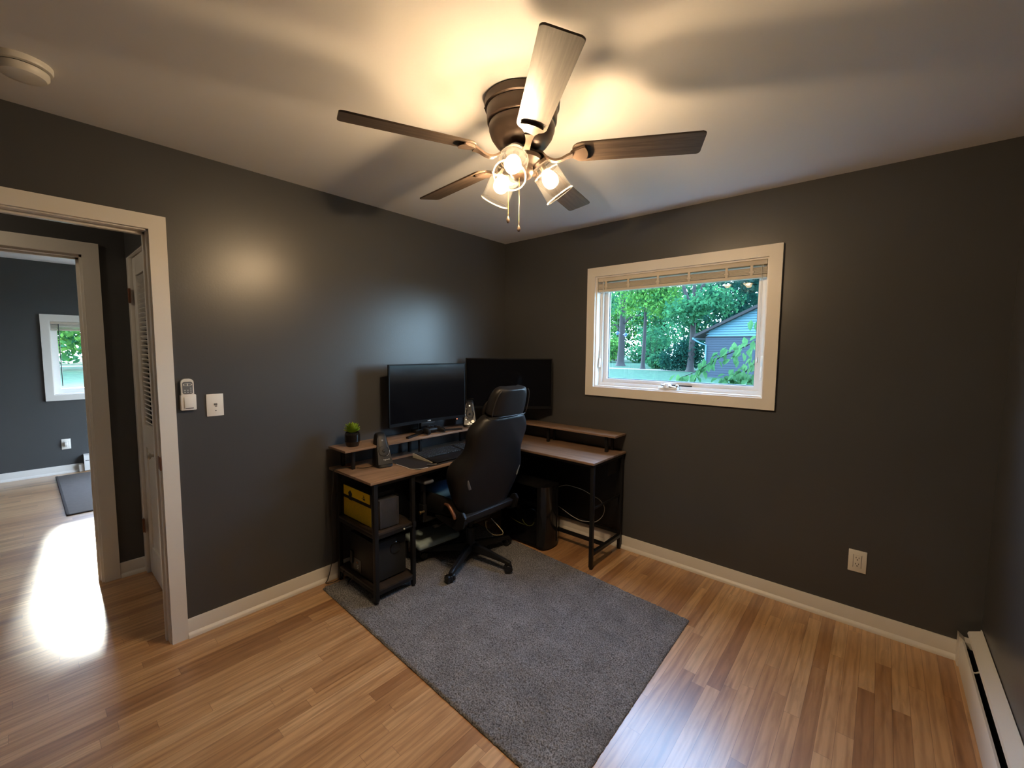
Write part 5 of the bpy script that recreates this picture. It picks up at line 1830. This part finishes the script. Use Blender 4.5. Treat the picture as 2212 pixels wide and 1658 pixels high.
m = MB()
for i in range(17):
    z0_ = GZ + i * .14
    m.prism([(ex, SY - .018, z0_), (ex, SY - .002, z0_ + .14), (ex, SY, z0_ + .14), (ex, SY, z0_)], (9.0, 0, 0))
m.build('wall_siding', 'sidingshade', shed, smooth=False)
MB().box((ex, SY - .05, rz_ - .05), (3.6, SY, rz_ + .01)).build('trim_board', 'shingle', shed)
m = MB()
m.prism([(ex - .6, SY - .35, roofz(ex - .6)), (rx, SY - .35, roofz(rx)), (rx, SY - .35, roofz(rx) + .16), (ex - .6, SY - .35, roofz(ex - .6) + .16)], (0, 5.8, 0))
m.prism([(rx, SY - .35, roofz(rx)), (4.1, SY - .35, roofz(4.1)), (4.1, SY - .35, roofz(4.1) + .16), (rx, SY - .35, roofz(rx) + .16)], (0, 5.8, 0))
m.build('roof', 'shingle', shed, smooth=False)
m = MB()
m.box((ex - .70, SY - .3, 2.18), (ex - .58, SY + 5.2, 2.30), .02)
m.tube([(ex - .64, SY - .22, 2.2), (ex - .3, SY - .15, 2.0), (ex + .05, SY - .08, 1.85), (ex + .05, SY - .08, .2)], .05, 8)
m.build('gutter', 'siding', shed)

# bird feeders hanging by the thick trunk
for x, z in ((-14.25, 2.93), (-13.5, 2.78)):
    t = thing('bird_feeder', 'small blue hanging feeder left of the thick trunk' if x < -14 else 'small blue hanging feeder right of the thick trunk', 'bird feeder', (x, 30.0, z))
    MB().cyl((x, 30, z), (x, 30, z + .18), .24, .03, seg=16).build('feeder_roof', 'feeder', t)
    MB().cyl((x, 30, z - .12), (x, 30, z), .10, seg=14).build('seed_tray', 'feeder', t)
    MB().cyl((x, 30, z + .16), (x, 30, z + 2.6), .008, seg=5).build('hanging_wire', 'blackmetal', t)

# near branch: a leafy tree limb close to the glass
t = thing('leafy_branch', 'leafy limb of a tree close outside the glass at lower right', 'branch', (2.4, 2.15, 1.75))
m = MB()
limbs = [[(3.55, 2.6, 2.45), (2.75, 2.2, 2.05), (2.1, 2.1, 1.80), (1.68, 2.02, 1.62), (1.46, 2.0, 1.50), (1.30, 2.0, 1.42), (1.14, 2.0, 1.31), (1.0, 2.0, 1.23), (.90, 2.0, 1.19)],
         [(2.1, 2.1, 1.80), (1.78, 2.05, 1.50), (1.66, 2.0, 1.38), (1.55, 2.0, 1.27), (1.44, 2.0, 1.20), (1.33, 2.0, 1.14)],
         [(1.78, 2.05, 1.50), (1.70, 2.02, 1.26), (1.62, 2.0, 1.14)],
         [(2.1, 2.1, 1.80), (1.80, 2.02, 1.82), (1.66, 2.0, 1.77)]]
for l in limbs:
    n_ = len(l)
    m.tube(l, [.010 * (1 - i / n_) + .002 for i in range(n_)], 6, smooth=0)
m.build('twig', 'bark', t)
MB().tube([(3.6, 2.7, GZ), (3.6, 2.7, .5), (3.57, 2.65, 1.6), (3.55, 2.6, 2.5), (3.5, 2.6, 3.4)], [.16, .11, .09, .075, .04], 12).build('trunk', 'bark', t)
m = MB()
rng = random.Random(21)
def leaf(m, base, d, ln_, wd_):
    d = Vector(d).normalized()
    side = d.cross(Vector((rng.uniform(-.4, .4), rng.uniform(-.6, .2), 1))).normalized()
    up = side.cross(d)
    mid = base + d * ln_ * .5 - up * ln_ * .05
    tip = base + d * ln_ - up * ln_ * .12
    a = m.bm.verts.new(base); b1 = m.bm.verts.new(base + d * ln_ * .35 + side * wd_ + up * wd_ * .3); b2 = m.bm.verts.new(base + d * ln_ * .35 - side * wd_ + up * wd_ * .3)
    c1 = m.bm.verts.new(base + d * ln_ * .7 + side * wd_ * .7 + up * wd_ * .1); c2 = m.bm.verts.new(base + d * ln_ * .7 - side * wd_ * .7 + up * wd_ * .1)
    mm_ = m.bm.verts.new(mid); tp = m.bm.verts.new(tip)
    for q in ((a, b1, mm_), (a, mm_, b2), (b1, c1, mm_), (b2, mm_, c2), (c1, tp, mm_), (c2, mm_, tp)):
        m.bm.faces.new(q)
for li, l in enumerate(limbs):
    P_ = catmull([Vector(p) for p in l], 12)
    start = 32 if li == 0 else (8 if li in (1, 3) else 6)
    for i in range(start, len(P_)):
        for s in (-1, 1):
            if rng.random() < .62:
                d = (P_[min(i + 1, len(P_) - 1)] - P_[i - 1]).normalized()
                dd_ = d * .25 + Vector((rng.uniform(-.7, .5), rng.uniform(-.6, .6), s * rng.uniform(.1, .6) - .75))
                leaf(m, P_[i] + Vector((rng.uniform(-.07, .07), rng.uniform(-.10, .10), rng.uniform(-.06, .08))), dd_, rng.uniform(.080, .120), rng.uniform(.024, .036))
m.build('leaves', 'leafN', t, smooth=False)

# trees west of the house, seen through the far room's window
G2 = 'trees seen through the far window'
tree('green tree behind the lawn in the left part of the far window', -38, 2.6, 6.0, .25, [(-38, -1.5, 3.6, 2.5, 5.0, 3.0), (-39, 4.5, 3.6, 2.5, 4.5, 3.0)], 5200, .26, 'leafA', 31, group=G2)
tree('darker tree farther back in the far window', -52, 4.0, 9.0, .3, [(-52, 0, 3.4, 3, 8, 3.6), (-52, 14, 3.4, 3, 8, 3.8)], 5200, .32, 'leafB', 32, group=G2)
